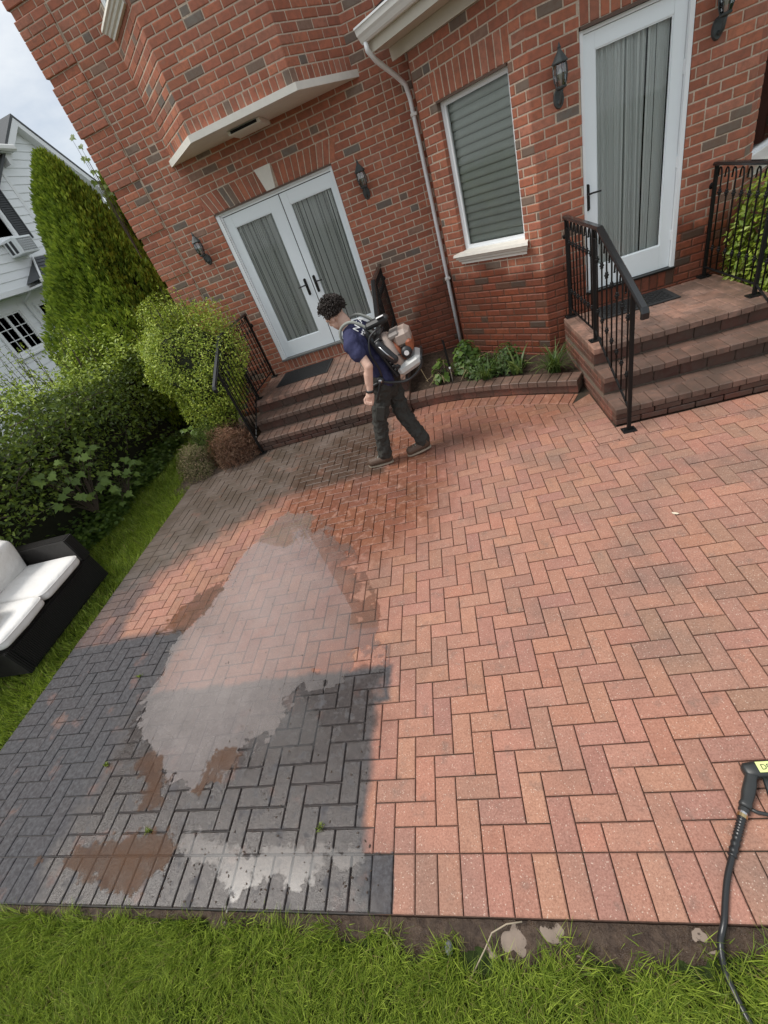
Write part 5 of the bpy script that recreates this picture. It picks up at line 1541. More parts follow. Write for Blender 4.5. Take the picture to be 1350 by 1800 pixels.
heather("grey green heather with faded pink tips at the patio's far left corner", (-3.78, 4.86), 0.32, 0.30, 0.36, 9000, [(0.13, 0.12, 0.055), (0.19, 0.16, 0.085), (0.10, 0.10, 0.04), (0.28, 0.20, 0.13)], 62, (0.012, 0.032), 0.35, 160)
heather("feathery green heather behind the faded one", (-3.60, 5.22), 0.36, 0.30, 0.50, 7000, [(0.085, 0.13, 0.03), (0.12, 0.17, 0.035), (0.065, 0.10, 0.025)], 63, (0.02, 0.06), 0.12, 220)
sp = [(rr.uniform(-0.10, 0.10), rr.uniform(-0.10, 0.10), 0.46+rr.uniform(-0.08, 0.10), rr.uniform(0.06, 0.10)) for _ in range(9)]
seedling("small pale leafy seedling among the heathers", -3.92, 5.30, 0.05, sp, 9, (0.4, -0.4, 1.0))

# flower bed plants
def strap_plant(label, c, n, L, cols, seed, w=0.012, lean=(0.4, 1.5)):
    t = thing("lilyturf", label, "plant", c, group="strap-leaved plants in the flower bed")
    r = np.random.RandomState(seed); vs, fs, tn = [], [], []
    for i in range(n):
        a = r.uniform(0, 6.28); ln = r.uniform(L[0], L[1]); le = r.uniform(lean[0], lean[1]); k = len(vs); seg = 6
        bx_, by_ = r.uniform(-.05, .05), r.uniform(-.05, .05); x_, z_, an = 0.0, 0.0, 0.12
        col = np.array(cols[r.randint(len(cols))])*r.uniform(0.8, 1.2)
        for s in range(seg+1):
            ww = w*(1 - (s/seg)**2)*0.5 + 0.0006
            px, py = bx_ + math.cos(a)*x_, by_ + math.sin(a)*x_
            vs += [(px - math.sin(a)*ww, py + math.cos(a)*ww, z_), (px + math.sin(a)*ww, py - math.cos(a)*ww, z_)]
            if s < seg:
                fs.append((k+2*s, k+2*s+1, k+2*s+3, k+2*s+2)); tn.append((*col, 1))
                an += le/seg*1.3; x_ += ln/seg*math.sin(an); z_ += ln/seg*math.cos(an)
    o = link(bpy.data.objects.new("blade_tuft", new_mesh("blade_tuft", vs, fs, M_LEAF, True, tn)), t); return t
lg = [(0.055, 0.10, 0.025), (0.085, 0.14, 0.035), (0.12, 0.18, 0.06), (0.04, 0.075, 0.02)]
strap_plant("grassy lilyturf clump against the single door's stoop", (0.98, 4.72, 0.13), 130, (0.22, 0.42), lg, 71)
strap_plant("low grassy clump in the middle of the flower bed", (0.28, 5.02, 0.13), 90, (0.18, 0.36), lg, 72)
strap_plant("tuft of broad bulb leaves with bent stalks in the bed", (0.62, 4.98, 0.13), 26, (0.2, 0.42), [(0.14, 0.20, 0.06), (0.20, 0.26, 0.08), (0.09, 0.15, 0.04)], 73, 0.026, (0.3, 1.7))
def leafy(label, c, rx, rz, n, size, cols, seed, aspect=0.75):
    t = thing("leafy_plant", label, "plant", (c[0], c[1], c[2]), group="leafy plants in the flower bed")
    r = np.random.RandomState(seed); d = unit(r, n); d[:, 2] = np.abs(d[:, 2])
    P = d*np.array([rx, rx, rz])*(0.35+0.65*r.uniform(0, 1, n)**0.6)[:, None]
    A = leaves(P, d, size, aspect, seed, cols, 0.7, 0.35); fast_tris("foliage", *A[:2], M_LEAF, A[2], t)
    tips = [tuple(P[i]) for i in range(0, n, max(1, n//24))]
    branch_set((0, 0, 0), tips, 0.004, 0.002, seed).build("stem", M_BARK, t)
lf = [(0.045, 0.085, 0.02), (0.07, 0.125, 0.028), (0.035, 0.065, 0.016)]
leafy("bright leafy plant at the foot of the downspout", (0.10, 5.55, 0.13), 0.20, 0.36, 420, (0.05, 0.10), [(0.075, 0.135, 0.025), (0.10, 0.17, 0.03), (0.05, 0.095, 0.02)], 81)
leafy("ferny dark plant in front of the bright one", (0.25, 5.25, 0.13), 0.24, 0.24, 900, (0.03, 0.06), lf, 82, 0.5)
leafy("dark leafy plant below the window wall", (0.55, 5.20, 0.13), 0.22, 0.30, 700, (0.03, 0.07), lf, 83, 0.5)
leafy("small seedling beside the black stake", (-0.24, 5.45, 0.13), 0.14, 0.30, 40, (0.07, 0.12), [(0.10, 0.17, 0.03), (0.13, 0.21, 0.04)], 84, 0.8)
stk = thing("garden_stake", "black garden stake with a white band standing in the flower bed", "stake", (-0.13, 5.23, 0.10))
MB().tube([(0, 0, 0), (0.0, 0.02, 0.22)], 0.006, 8).build("spike", M_STEEL, stk)
MB().tube([(0.0, 0.021, 0.23), (-0.01, 0.05, 0.56)], 0.013, 8).build("grip", M_BLACK, stk)
MB().tube([(0.0, 0.02, 0.205), (0.0, 0.021, 0.23)], 0.012, 8).build("band", M_WHITE, stk)
dm = MB(); rr = random.Random(8)
for i in range(26):
    a = rr.uniform(0, 6.28); L = rr.uniform(0.08, 0.3); x_, y_ = rr.uniform(-0.45, 0.75), rr.uniform(5.15, 5.5)
    if y_ > 6.1 - x_: y_ -= 0.3
    dm.tube([(x_, y_, 0.14), (x_+L*0.4*math.cos(a), y_+L*0.4*math.sin(a), 0.14+L*0.7), (x_+L*math.cos(a), y_+L*math.sin(a), 0.15+L*rr.uniform(0.1, 0.7))], [0.003, 0.003, 0.002], 4)
tag(dm.build("dry_stalks", simple("straw", (0.36, 0.27, 0.15), 0.8)), "pale dry stalks lying in the flower bed", kind='stuff')
# twigs and a pebble by the mud
for lb, pts in (("long pale bent twig lying across the mud", [(-0.44, 0.13, -0.03), (-0.36, 0.225, -0.01), (-0.33, 0.265, 0.0), (-0.27, 0.29, 0.006), (-0.21, 0.298, 0.006)]), ("short dry straw on the grass left of the mud", [(-0.78, 0.27, -0.03), (-0.74, 0.24, -0.012), (-0.72, 0.215, -0.025)])):
    mb = MB(); mb.tube(pts, 0.0028, 5); tag(mb.build("twig", simple("pale_twig", (0.34, 0.28, 0.20), 0.8), None, True), lb, "twig")
mb = MB(); mb.lathe([(0.001, 0), (0.014, 0.003), (0.017, 0.009), (0.012, 0.016), (0.001, 0.019)], n=10, sy=1.35)
pb = mb.build("pebble", simple("wet_stone", (0.16, 0.17, 0.18), 0.25), None, True); pb.location = (-0.505, 0.222, -0.035); tag(pb, "smooth grey pebble in the grass by the mud", "pebble")

# vine shoot reaching past the brick corner, weeds in the joints, a stray petal
sp = [(0.0, 0.0, 4.14, 0.10), (0.03, 0.05, 4.04, 0.09), (-0.03, 0.1, 3.93, 0.11), (0.06, 0.0, 3.88, 0.08), (0.0, 0.1, 3.76, 0.12), (0.09, 0.05, 3.72, 0.12), (-0.02, 0.12, 3.58, 0.13), (-0.06, 0.05, 3.65, 0.11), (0.05, 0.1, 3.48, 0.13)]
seedling("thin vine shoot with a few leaves against the sky at the brick corner", -4.52, 7.6, 2.6, sp, 15, (0.4, -0.7, 0.5))
for i, (lb, x_, y_) in enumerate((("tiny green weed in the joint of the dark square near its right side", -1.12, 0.612), ("tiny green weed beside the brown puddle on the border course", -2.166, 0.612), ("tiny green weed between the grey pavers at the far left", -2.72, 0.98), ("tiny green weed in a grey joint above the left weed", -2.86, 1.62))):
    r = np.random.RandomState(200+i); base = np.stack([r.normal(x_, 0.010, 26), r.normal(y_, 0.006, 26), np.zeros(26)], 1)
    V, T, C = blades(base, (0.015, 0.045), (0.003, 0.006), 210+i, (0.3, 1.4))
    tag(fast_tris("weed", V, T, M_GRASS, C), lb, "weed")
pt = MB(); pp_ = [(-0.02, -0.006), (-0.006, -0.011), (0.012, -0.008), (0.022, 0.0), (0.012, 0.009), (-0.006, 0.010), (-0.02, 0.004)]
pt.add([(p[0], p[1], 0.004 + 0.010*abs(p[1])*60*0.02 + 0.25*p[0]*p[0]*20) for p in pp_] + [(0, 0, 0.003)], [(i, (i+1) % 7, 7) for i in range(7)])
po_ = pt.build("petal", simple("faded_petal", (0.66, 0.58, 0.44), 0.7)); po_.location = (1.175, 2.329, 0.0); po_.rotation_euler = (0, 0, -0.6)
tag(po_, "pale curled petal lying on the clean pavers", "petal")
# ---------------------------------------------------------------- neighbour's white house
M_SIDING = simple("white_siding", (0.88, 0.90, 0.91), 0.55, 0.05, 3.0)
M_TRIMN = simple("neighbour_trim", (0.84, 0.85, 0.85), 0.5, 0.05, 3.0)
M_SHINGLE = simple("dark_shingle", (0.10, 0.105, 0.11), 0.9, 0.3, 30, 0.4, 80)
M_SHUT = simple("charcoal_shutter", (0.045, 0.048, 0.052), 0.6, 0.1)
M_DGLASS = simple("dark_pane", (0.012, 0.014, 0.016), 0.06, 0.0, spec=0.6)
nb = thing("white_house", "neighbour's white clapboard house beyond the hedge", "house", (-11.2, 14.0, 0))
NO = Vector((-11.2, 14.0, 0))
def npart(name, mb, mat, parent=None):
    o = mb.build(name, mat, parent or nb)
    if parent is None: o.location = -NO
    return o
def clap(X, ya, yb, z, h, parent, top=None):
    """one clapboard facing +X, ends may slope with the gable"""
    y0, y1, y2, y3 = ya, yb, (top or (ya, yb))[0], (top or (ya, yb))[1]
    mb = MB(); mb.add([(X, y0, z), (X, y1, z), (X+0.022, y1, z), (X+0.022, y0, z), (X, y2, z+h), (X, y3, z+h), (X+0.006, y3, z+h), (X+0.006, y2, z+h)],
                      [(0,3,2,1),(4,5,6,7),(0,1,5,4),(1,2,6,5),(2,3,7,6),(3,0,4,7)])
    return npart("clapboard", mb, M_SIDING, parent)
EXPO = 0.20
# gable body on the right
wg = npart("wall", MB().add([(-11.22, 14.6, 0), (-11.22, 18.55, 0), (-11.22, 18.55, 5.30), (-11.22, 16.16, 7.02), (-11.22, 14.6, 5.9), (-15, 14.6, 0), (-15, 18.55, 0), (-15, 18.55, 5.30), (-15, 16.16, 7.02), (-15, 14.6, 5.9)],
      [(0,1,2,3,4), (9,8,7,6,5), (0,5,6,1), (1,6,7,2), (4,9,5,0)]), M_SIDING)
z = 2.4
yl = lambda z: 14.6 if z < 5.9 else 14.6 + (z-5.9)/0.72
yr = lambda z: 18.55 if z < 5.30 else 18.55 - (z-5.30)/0.72
while z < 6.95:
    h = EXPO - 0.004
    if yr(z+h) - yl(z+h) > 0.02: clap(-11.218, yl(z), yr(z), z, h, wg, (yl(z+h), yr(z+h)))
    z += EXPO
rg = npart("roof", MB().add([(-10.95, 16.16, 7.22), (-10.95, 18.85, 5.28), (-15, 18.85, 5.28), (-15, 16.16, 7.22), (-10.95, 16.16, 7.14), (-10.95, 18.85, 5.20), (-15, 18.85, 5.20), (-15, 16.16, 7.14)],
      [(0,1,2,3), (7,6,5,4), (0,4,5,1), (1,5,6,2)]), M_SHINGLE)
npart("roof", MB().add([(-10.95, 16.16, 7.22), (-10.95, 13.47, 5.28), (-15, 13.47, 5.28), (-15, 16.16, 7.22), (-10.95, 16.16, 7.14), (-10.95, 13.47, 5.20), (-15, 13.47, 5.20), (-15, 16.16, 7.14)],
      [(3,2,1,0), (4,5,6,7), (1,5,4,0), (2,6,5,1)]), M_SHINGLE)
for (ya, za, yb, zb) in ((16.16, 7.13, 18.83, 5.21), (16.16, 7.13, 14.85, 6.19)):
    rk = MB(); rk.add([(-10.96, ya, za), (-10.96, yb, zb), (-11.20, yb, zb), (-11.20, ya, za), (-10.96, ya, za-0.20), (-10.96, yb, zb-0.20), (-11.20, yb, zb-0.20), (-11.20, ya, za-0.20)], [(0,1,2,3),(7,6,5,4),(4,5,1,0),(5,6,2,1),(6,7,3,2)])
    npart("rake_board", rk, M_TRIMN)
npart("corner_board", MB().box((-11.19, 18.44, 0), (-11.165, 18.57, 5.2)), M_TRIMN)
# wing on the left: upper floor overhanging the lower one
XU, XLo = -11.15, -11.70
wu = npart("wall", MB().box((-15, 5.0, 3.22), (XU-0.004, 14.60, 6.25)), M_SIDING)
z = 3.26
while z < 6.2:
    segs = [(9.5, 14.5)]
    if 4.30 < z+0.1 < 5.95: segs = [(9.5, 12.35), (13.56, 14.5)]
    for a, b in segs: clap(XU-0.002, a, b, z, EXPO-0.004, wu)
    z += EXPO
npart("corner_board", MB().box((XU-0.01, 14.5, 3.22), (XU+0.028, 14.62, 6.2)), M_TRIMN)
npart("eave", MB().box((-15, 5.0, 6.25), (XU+0.30, 15.15, 6.34)), M_TRIMN)
npart("gutter", MB().box((XU+0.302, 5.0, 6.26), (XU+0.42, 15.2, 6.40), bev=0.03), M_GUTTER)
npart("roof", MB().add([(XU+0.35, 5.0, 6.38), (XU+0.35, 15.1, 6.38), (-15, 15.1, 8.8), (-15, 5.0, 8.8), (-15, 15.1, 6.36), (-15, 5, 6.36)], [(0,1,2,3), (1,4,2), (3,5,0), (3, 2, 4, 5)]), M_SHINGLE)
npart("base_trim", MB().box((XU-0.02, 5.0, 3.14), (XU+0.035, 12.62, 3.255)), M_TRIMN)
npart("soffit", MB().box((XLo-0.1, 5.0, 3.16), (XU-0.022, 14.6, 3.215)), M_TRIMN)
wlo = npart("wall", MB().box((-15, 5.0, 0), (XLo-0.004, 16.0, 3.155)), M_SIDING)
z = 0.6
while z < 3.1:
    segs = [(9.5, 12.85)]
    if 1.75 < z+0.1 < 2.95: segs = [(9.5, 11.15), (12.45, 12.85)]
    for a, b in segs: clap(XLo-0.002, a, b, z, EXPO-0.004, wlo)
    z += EXPO
# pent roof with its gutter
pr = npart("pent_roof", MB().add([(XU, 13.50, 3.84), (XU, 16.5, 3.84), (-10.62, 16.5, 3.30), (-10.62, 12.72, 3.30), (XU, 12.60, 3.28), (XU, 16.5, 3.28)], [(0,3,2,1), (0,4,3), (4,5,2,3)]), M_SHINGLE)
for i in range(6):
    f0, f1 = i/6, (i+1)/6
    ya = 13.50 - 0.78*f1; mb = MB()
    xa, za, xb, zb = XU+(0.53)*f0, 3.84-0.54*f0, XU+0.53*f1, 3.84-0.54*f1
    mb.add([(xa, 13.50-0.78*f0+0.02, za+0.012), (xa, 16.4, za+0.012), (xb, 16.4, zb+0.03), (xb, ya+0.02, zb+0.03)], [(0, 3, 2, 1)])
    npart("shingle_course", mb, M_SHINGLE, pr)
npart("hip_trim", MB().tube([(XU+0.01, 13.50, 3.86), (-10.64, 12.70, 3.32)], 0.03, 6), M_TRIMN)
npart("gutter", MB().box((-10.66, 12.58, 3.18), (-10.54, 16.5, 3.30), bev=0.025), M_GUTTER)
npart("soffit", MB().box((XLo, 12.60, 3.14), (-10.66, 16.5, 3.19)), M_TRIMN)
npart("downspout", MB().tube([(-11.2, 12.66, 3.15), (XLo+0.06, 12.72, 2.95), (XLo+0.06, 12.72, 0.2)], 0.04, 8), M_TRIMN)
def nwindow(X, y0, y1, z0, z1, cols, rows, sashes):
    w = bpy.data.objects.new("window", None); COL.objects.link(w); w.parent = nb; w.location = -NO
    f = 0.09
    fr = MB()
    for (a, b, c, d) in ((y0-f, y0, z0-f, z1+f), (y1, y1+f, z0-f, z1+f), (y0, y1, z1, z1+f), (y0, y1, z0-f, z0)): fr.box((X-0.05, a, c), (X+0.05, b, d))
    npart("frame", fr, M_TRIMN, w)
    npart("sill", MB().box((X-0.05, y0-f-0.03, z0-f-0.04), (X+0.09, y1+f+0.03, z0-f-0.001)), M_TRIMN, w)
    sw = (y1-y0)/sashes
    for s in range(sashes):
        a, b = y0+s*sw, y0+(s+1)*sw
        sh = MB(); q = 0.045
        for (u, v, c, d) in ((a, a+q, z0, z1), (b-q, b, z0, z1), (a+q, b-q, z0, z0+q), (a+q, b-q, z1-q, z1)): sh.box((X-0.03, u+0.001, c), (X+0.02, v-0.001, d))
        npart("sash", sh, M_TRIMN, w)
        pw, ph = (sw-2*q)/cols, (z1-z0-2*q)/rows
        mt = MB()
        for i in range(1, cols): mt.box((X-0.012, a+q+i*pw-0.010, z0+q), (X+0.012, a+q+i*pw+0.010, z1-q))
        for j in range(1, rows): mt.box((X-0.011, a+q, z0+q+j*ph-0.010), (X+0.011, b-q, z0+q+j*ph+0.010))
        if cols > 1 or rows > 1: npart("muntin", mt, M_TRIMN, w)
        for i in range(cols):
            for j in range(rows): npart("pane", MB().box((X-0.010, a+q+i*pw+0.002, z0+q+j*ph+0.002), (X-0.004, a+q+(i+1)*pw-0.002, z0+q+(j+1)*ph-0.002)), M_DGLASS if cols > 1 else M_PANE2, w)
    return w
M_PANE2 = simple("pale_reflecting_pane", (0.16, 0.20, 0.20), 0.05, 0.05)
nwindow(XLo, 11.26, 12.34, 1.86, 2.83, 2, 3, 2)
nwindow(XLo, 13.05, 13.9, 1.3, 2.80, 1, 1, 1)
nwindow(XU, 12.45, 13.44, 4.38, 5.85, 1, 2, 1)
def shutter(y0, y1, z0, z1):
    s = npart("shutter", MB().box((XU, y0, z0), (XU+0.03, y1, z1)), M_SHUT)
    st = MB()
    for (a, b) in ((y0, y0+0.04), (y1-0.04, y1)): st.box((XU+0.031, a, z0), (XU+0.05, b, z1))
    npart("stile", st, M_SHUT, s)
    n = 30
    for i in range(n):
        zz = z0 + (i+0.5)*(z1-z0)/n
        npart("slat", MB().add([(XU+0.031, y0+0.042, zz+0.02), (XU+0.031, y1-0.042, zz+0.02), (XU+0.048, y1-0.042, zz-0.018), (XU+0.048, y0+0.042, zz-0.018)], [(0, 3, 2, 1)]), M_SHUT, s)
shutter(13.58, 14.02, 4.30, 5.95)
ac = thing("air_conditioner", "white window air conditioner on the neighbour house", "air conditioner", (XU, 13.1, 3.92))
MB().box((0.02, -0.32, 0.0), (0.46, 0.32, 0.40), bev=0.015).build("casing", M_WHITE, ac)
cg = MB().box((0.462, -0.27, 0.04), (0.466, 0.28, 0.36)); cg.build("coil", M_SHUT, ac)
gr_ = MB()
for i in range(9): gr_.box((0.467, -0.27+i*0.066, 0.04), (0.474, -0.258+i*0.066, 0.36))
for i in range(7): gr_.box((0.4665, -0.27, 0.04+i*0.052), (0.4735, 0.28, 0.052+i*0.052))
gr_.build("grille", M_WHITE, ac)
for k in range(2): MB().box((0.10+k*0.15, -0.326, 0.05), (0.19+k*0.15, -0.3205, 0.34)).build("side_louver", M_SHUT, ac)

# ---------------------------------------------------------------- wicker sofa
def wicker():
    t = NT("dark_wicker")
    co = t.new("TexCoord").outputs['Object']
    w1 = t.new("TexWave"); w1.bands_direction = 'Z'; w1.inputs['Scale'].default_value = 26; w1.inputs['Distortion'].default_value = 0.6; t.l.new(co, w1.inputs[0])
    w2 = t.new("TexWave"); w2.bands_direction = 'Y'; w2.inputs['Scale'].default_value = 18; w2.inputs['Distortion'].default_value = 0.6; t.l.new(co, w2.inputs[0])
    hgt = t.math('MULTIPLY', w1.outputs[1], w2.outputs[1])
    c = t.mix(hgt, (0.006, 0.005, 0.005), (0.040, 0.034, 0.031))
    return t.done(t.principled(c, 0.5, t.bump(hgt, 1.0, 0.02), 0.35))
M_WICK = wicker()
def cloth(name, col):
    t = NT(name)
    n = t.noise(9, 4, 0.5, t.pos()); f = t.noise(260, 2, 0.5, t.pos())
    return t.done(t.principled(t.mix(n, tuple(v*0.93 for v in col), col), 0.85, t.bump(t.math('ADD', t.math('MULTIPLY', n, 3.0), t.math('MULTIPLY', f, 0.15)), 0.35, 0.02), 0.2))
M_CUSH = cloth("white_canvas", (0.80, 0.78, 0.75))
def cushion(name, parent, c, half, rot=None, e=0.28, seed=0):
    rr = np.random.RandomState(seed); nu, nv = 36, 20; vs = []
    sg = lambda v, p: math.copysign(abs(v)**p, v)
    for j in range(nv+1):
        ph = -math.pi/2 + math.pi*j/nv
        for i in range(nu):
            th = 2*math.pi*i/nu
            p = Vector((half[0]*sg(math.cos(ph), 0.6 if False else e)*sg(math.cos(th), e), half[1]*sg(math.cos(ph), e)*sg(math.sin(th), e), half[2]*sg(math.sin(ph), 0.55)))
            puff = 1 + 0.18*(1-min(1, (p.x/half[0])**2))*(1-min(1, (p.y/half[1])**2)); p.z *= puff
            p.z += 0.004*math.sin(p.x*23+seed)*math.cos(p.y*19)
            if rot is not None: p = rot @ p
            vs.append((p.x+c[0], p.y+c[1], p.z+c[2]))
    fs = [(j*nu+i, j*nu+(i+1) % nu, (j+1)*nu+(i+1) % nu, (j+1)*nu+i) for j in range(nv) for i in range(nu)]
    ob = link(bpy.data.objects.new(name, new_mesh(name, vs, fs, M_CUSH, True)), parent)
    pp = MB(); pts = []
    for i in range(48):
        th = 2*math.pi*i/48; p = Vector((half[0]*1.005*sg(math.cos(th), e), half[1]*1.005*sg(math.sin(th), e), half[2]*0.45))
        if rot is not None: p = rot @ p
        pts.append((p.x+c[0], p.y+c[1], p.z+c[2]))
    pp.tube(pts, 0.004, 5, closed=True); pp.build("piping", M_CUSH, ob, True)
    return ob
sofa = thing("wicker_sofa", "dark wicker outdoor sofa with white cushions on the lawn", "sofa", (-4.5, 2.4, -0.045))
S = lambda x, y, z: (x+4.5, y-2.4, z+0.045)
MB().box(S(-4.92, 1.80, 0.0), S(-4.15, 3.00, 0.30), bev=0.01).build("base", M_WICK, sofa)
MB().box(S(-4.148, 1.86, 0.03), S(-4.135, 2.90, 0.275), bev=0.004).build("front_panel", M_WICK, sofa)
MB().box(S(-4.93, 2.90, 0.302), S(-4.145, 3.02, 0.60), bev=0.012).build("arm", M_WICK, sofa)
MB().box(S(-4.99, 1.80, 0.0), S(-4.925, 3.02, 0.66), bev=0.012).build("backrest", M_WICK, sofa)
cushion("seat_cushion", sofa, S(-4.50, 2.615, 0.375), (0.39, 0.27, 0.062), None, 0.22, 1)
cushion("seat_cushion", sofa, S(-4.49, 2.075, 0.372), (0.39, 0.265, 0.062), Matrix.Rotation(0.02, 3, 'Z'), 0.22, 2)
RB = Matrix.Rotation(math.radians(-68), 3, 'Y')
cushion("back_cushion", sofa, S(-4.76, 2.60, 0.60), (0.235, 0.27, 0.075), RB, 0.3, 3)
cushion("back_cushion", sofa, S(-4.76, 2.04, 0.60), (0.235, 0.27, 0.075), RB, 0.3, 4)
cushion("throw_cushion", sofa, S(-4.52, 1.95, 0.50), (0.24, 0.22, 0.05), Matrix.Rotation(math.radians(-14), 3, 'Y'), 0.35, 5)

# ---------------------------------------------------------------- pressure-washer gun and hose
M_PLAST = simple("black_plastic", (0.022, 0.024, 0.024), 0.42, 0.15, 30)
M_HOSE = simple("hose_rubber", (0.016, 0.017, 0.018), 0.30, 0.15, 20)
M_BRASS = simple("brass", (0.55, 0.42, 0.22), 0.28, 0.1, metal=1.0)
M_YEL = simple("yellow_label", (0.70, 0.78, 0.30), 0.4, 0.03)
gun = thing("spray_gun", "black pressure washer gun lying at the patio's right edge", "spray gun", (0.75, 0.66, 0.0))
G_ = lambda x, y, z: (x-0.75, y-0.66, z)
def hull(sections, n=14, flat=0.6):
    """loft of rounded sections: (centre, half width, half height, direction in plan)"""
    mb = MB(); vs = []
    for (c, w, h, d) in sections:
        d = Vector((d[0], d[1], 0)).normalized(); s = Vector((-d.y, d.x, 0))
        for k in range(n):
            a = 2*math.pi*k/n; ca, sa = math.cos(a), math.sin(a)
            ca = math.copysign(abs(ca)**flat, ca); sa = math.copysign(abs(sa)**flat, sa)
            vs.append(tuple(Vector(c) + s*w*ca + Vector((0, 0, 1))*h*sa))
    m = len(sections)
    fs = [(i*n+k, i*n+(k+1) % n, (i+1)*n+(k+1) % n, (i+1)*n+k) for i in range(m-1) for k in range(n)] + [tuple(range(n-1, -1, -1)), tuple((m-1)*n+k for k in range(n))]
    return mb.add(vs, fs)
dg = (0.085, 0.105)
hull([(G_(0.700, 0.638, 0.024), 0.017, 0.017, dg), (G_(0.706, 0.645, 0.024), 0.022, 0.021, dg), (G_(0.715, 0.656, 0.024), 0.0185, 0.019, dg), (G_(0.735, 0.684, 0.025), 0.022, 0.021, dg), (G_(0.757, 0.714, 0.026), 0.0215, 0.021, dg), (G_(0.772, 0.738, 0.027), 0.019, 0.020, dg), (G_(0.785, 0.757, 0.027), 0.026, 0.021, dg)]).build("grip", M_PLAST, gun, True)
db = (1.0, 0.06)
hull([(G_(0.758, 0.762, 0.027), 0.016, 0.014, db), (G_(0.768, 0.763, 0.027), 0.027, 0.022, db), (G_(0.80, 0.764, 0.027), 0.030, 0.025, db), (G_(0.86, 0.766, 0.027), 0.032, 0.025, db), (G_(0.93, 0.770, 0.027), 0.028, 0.024, db), (G_(0.99, 0.773, 0.027), 0.018, 0.018, db), (G_(1.30, 0.79, 0.027), 0.010, 0.010, db)]).build("body", M_PLAST, gun, True)
MB().box(G_(0.806, 0.747, 0.0522), G_(0.93, 0.786, 0.0545), bev=0.001).build("label", M_YEL, gun)
text_part("label_text", "DEWA", 0.028, 0.0004, M_PLAST, gun, Matrix.Translation(G_(0.817, 0.756, 0.0552)) @ Matrix.Rotation(0.03, 4, 'Z'))
MB().tube([G_(0.708, 0.641, 0.022), G_(0.735, 0.622, 0.022), G_(0.775, 0.612, 0.022), G_(0.83, 0.625, 0.022), G_(0.858, 0.66, 0.022), G_(0.862, 0.745, 0.024)], 0.0075, 8).build("trigger_guard", M_PLAST, gun, True)
hull([(G_(0.822, 0.745, 0.024), 0.008, 0.009, (0.0, -1)), (G_(0.818, 0.715, 0.024), 0.011, 0.011, (0, -1)), (G_(0.812, 0.675, 0.024), 0.014, 0.012, (0, -1)), (G_(0.812, 0.650, 0.024), 0.010, 0.009, (0, -1))]).build("trigger", M_PLAST, gun, True)
def ring(p, q, r): return MB().tube([p, q], r, 14)
ring(G_(0.699, 0.636, 0.022), G_(0.690, 0.625, 0.021), 0.0185).build("collar_nut", M_PLAST, gun)
ring(G_(0.690, 0.625, 0.021), G_(0.684, 0.618, 0.020), 0.0145).build("coupler", M_STEEL, gun)
ring(G_(0.684, 0.618, 0.020), G_(0.676, 0.608, 0.019), 0.0165).build("brass_fitting", M_BRASS, gun)
hose = thing("hose", "black pressure hose running from the gun off the patio onto the grass", "hose", (0.5, 0.4, 0.0))
hp = [(0.676, 0.607, 0.019), (0.655, 0.580, 0.016), (0.63, 0.548, 0.013), (0.585, 0.490, 0.0115), (0.54, 0.43, 0.0115), (0.505, 0.372, 0.0115), (0.475, 0.318, 0.0115), (0.455, 0.288, 0.004), (0.440, 0.262, -0.012), (0.428, 0.225, -0.018), (0.422, 0.18, -0.014), (0.428, 0.12, -0.012), (0.447, 0.04, -0.012), (0.50, -0.12, -0.014), (0.62, -0.35, -0.02)]
def smooth_path(pts, m=5):
    P = [Vector(p) for p in pts]; out = []
    for i in range(len(P)-1):
        p0, p1, p2, p3 = P[max(0, i-1)], P[i], P[i+1], P[min(len(P)-1, i+2)]
        for q in range(m):
            s = q/m; out.append(0.5*((2*p1) + (p2-p0)*s + (2*p0-5*p1+4*p2-p3)*s*s + (3*p1-p0-3*p2+p3)*s**3))
    return out + [P[-1]]
hs_ = smooth_path(hp)
MB().tube([tuple(p - Vector((0.5, 0.4, 0))) for p in hs_[4:]], 0.0105, 12).build("tube", M_HOSE, hose, True)
br_ = MB(); sp_ = smooth_path(hp[:4], 14)
for i, p in enumerate(sp_[:-1]):
    pass
br_.tube([tuple(p - Vector((0.5, 0.4, 0))) for p in sp_], [0.0135 + (0.0022 if i % 4 < 2 else 0) for i in range(len(sp_))], 12)
br_.build("bend_restrictor", M_HOSE, hose, True)
# ---------------------------------------------------------------- worker with a backpack blower
def ball(mb, c, r, n=12):
    if not hasattr(r, '__len__'): r = (r, r, r)
    prof = [(math.sin(math.pi*i/8)+1e-4, -math.cos(math.pi*i/8)) for i in range(9)]
    return mb.lathe(prof, c=c, n=n, M=Matrix.Diagonal((r[0], r[1], r[2], 1)))
def limb(mb, pts, rs, n=12):
    mb.tube(pts, rs, n)
    for p, r in zip(pts, rs): ball(mb, p, r, n)
    return mb
def skin_over(name, mb, mat, parent, voxel=0.008, smooth=4, wrinkle=0.0, wscale=0.05):
    o = mb.build(name, mat, parent, True)
    m = o.modifiers.new("union", 'REMESH'); m.mode = 'VOXEL'; m.voxel_size = voxel; m.use_smooth_shade = True
    s = o.modifiers.new("smooth", 'SMOOTH'); s.iterations = smooth; s.factor = 0.5
    if wrinkle > 0:
        tex = bpy.data.textures.new(name + "_folds", 'CLOUDS'); tex.noise_scale = wscale; tex.noise_depth = 2
        d = o.modifiers.new("folds", 'DISPLACE'); d.texture = tex; d.strength = wrinkle; d.mid_level = 0.5; d.texture_coords = 'LOCAL'
    return o
def skin_mat():
    t = NT("skin"); n = t.noise(30, 3, 0.5, t.pos())
    return t.done(t.principled(t.mix(n, (0.55, 0.34, 0.26), (0.64, 0.42, 0.33)), 0.5, None, 0.4))
M_SKIN = skin_mat()
M_NAVY = cloth("navy_tshirt", (0.040, 0.042, 0.095))
M_PANTS = cloth("charcoal_trousers", (0.045, 0.044, 0.039))
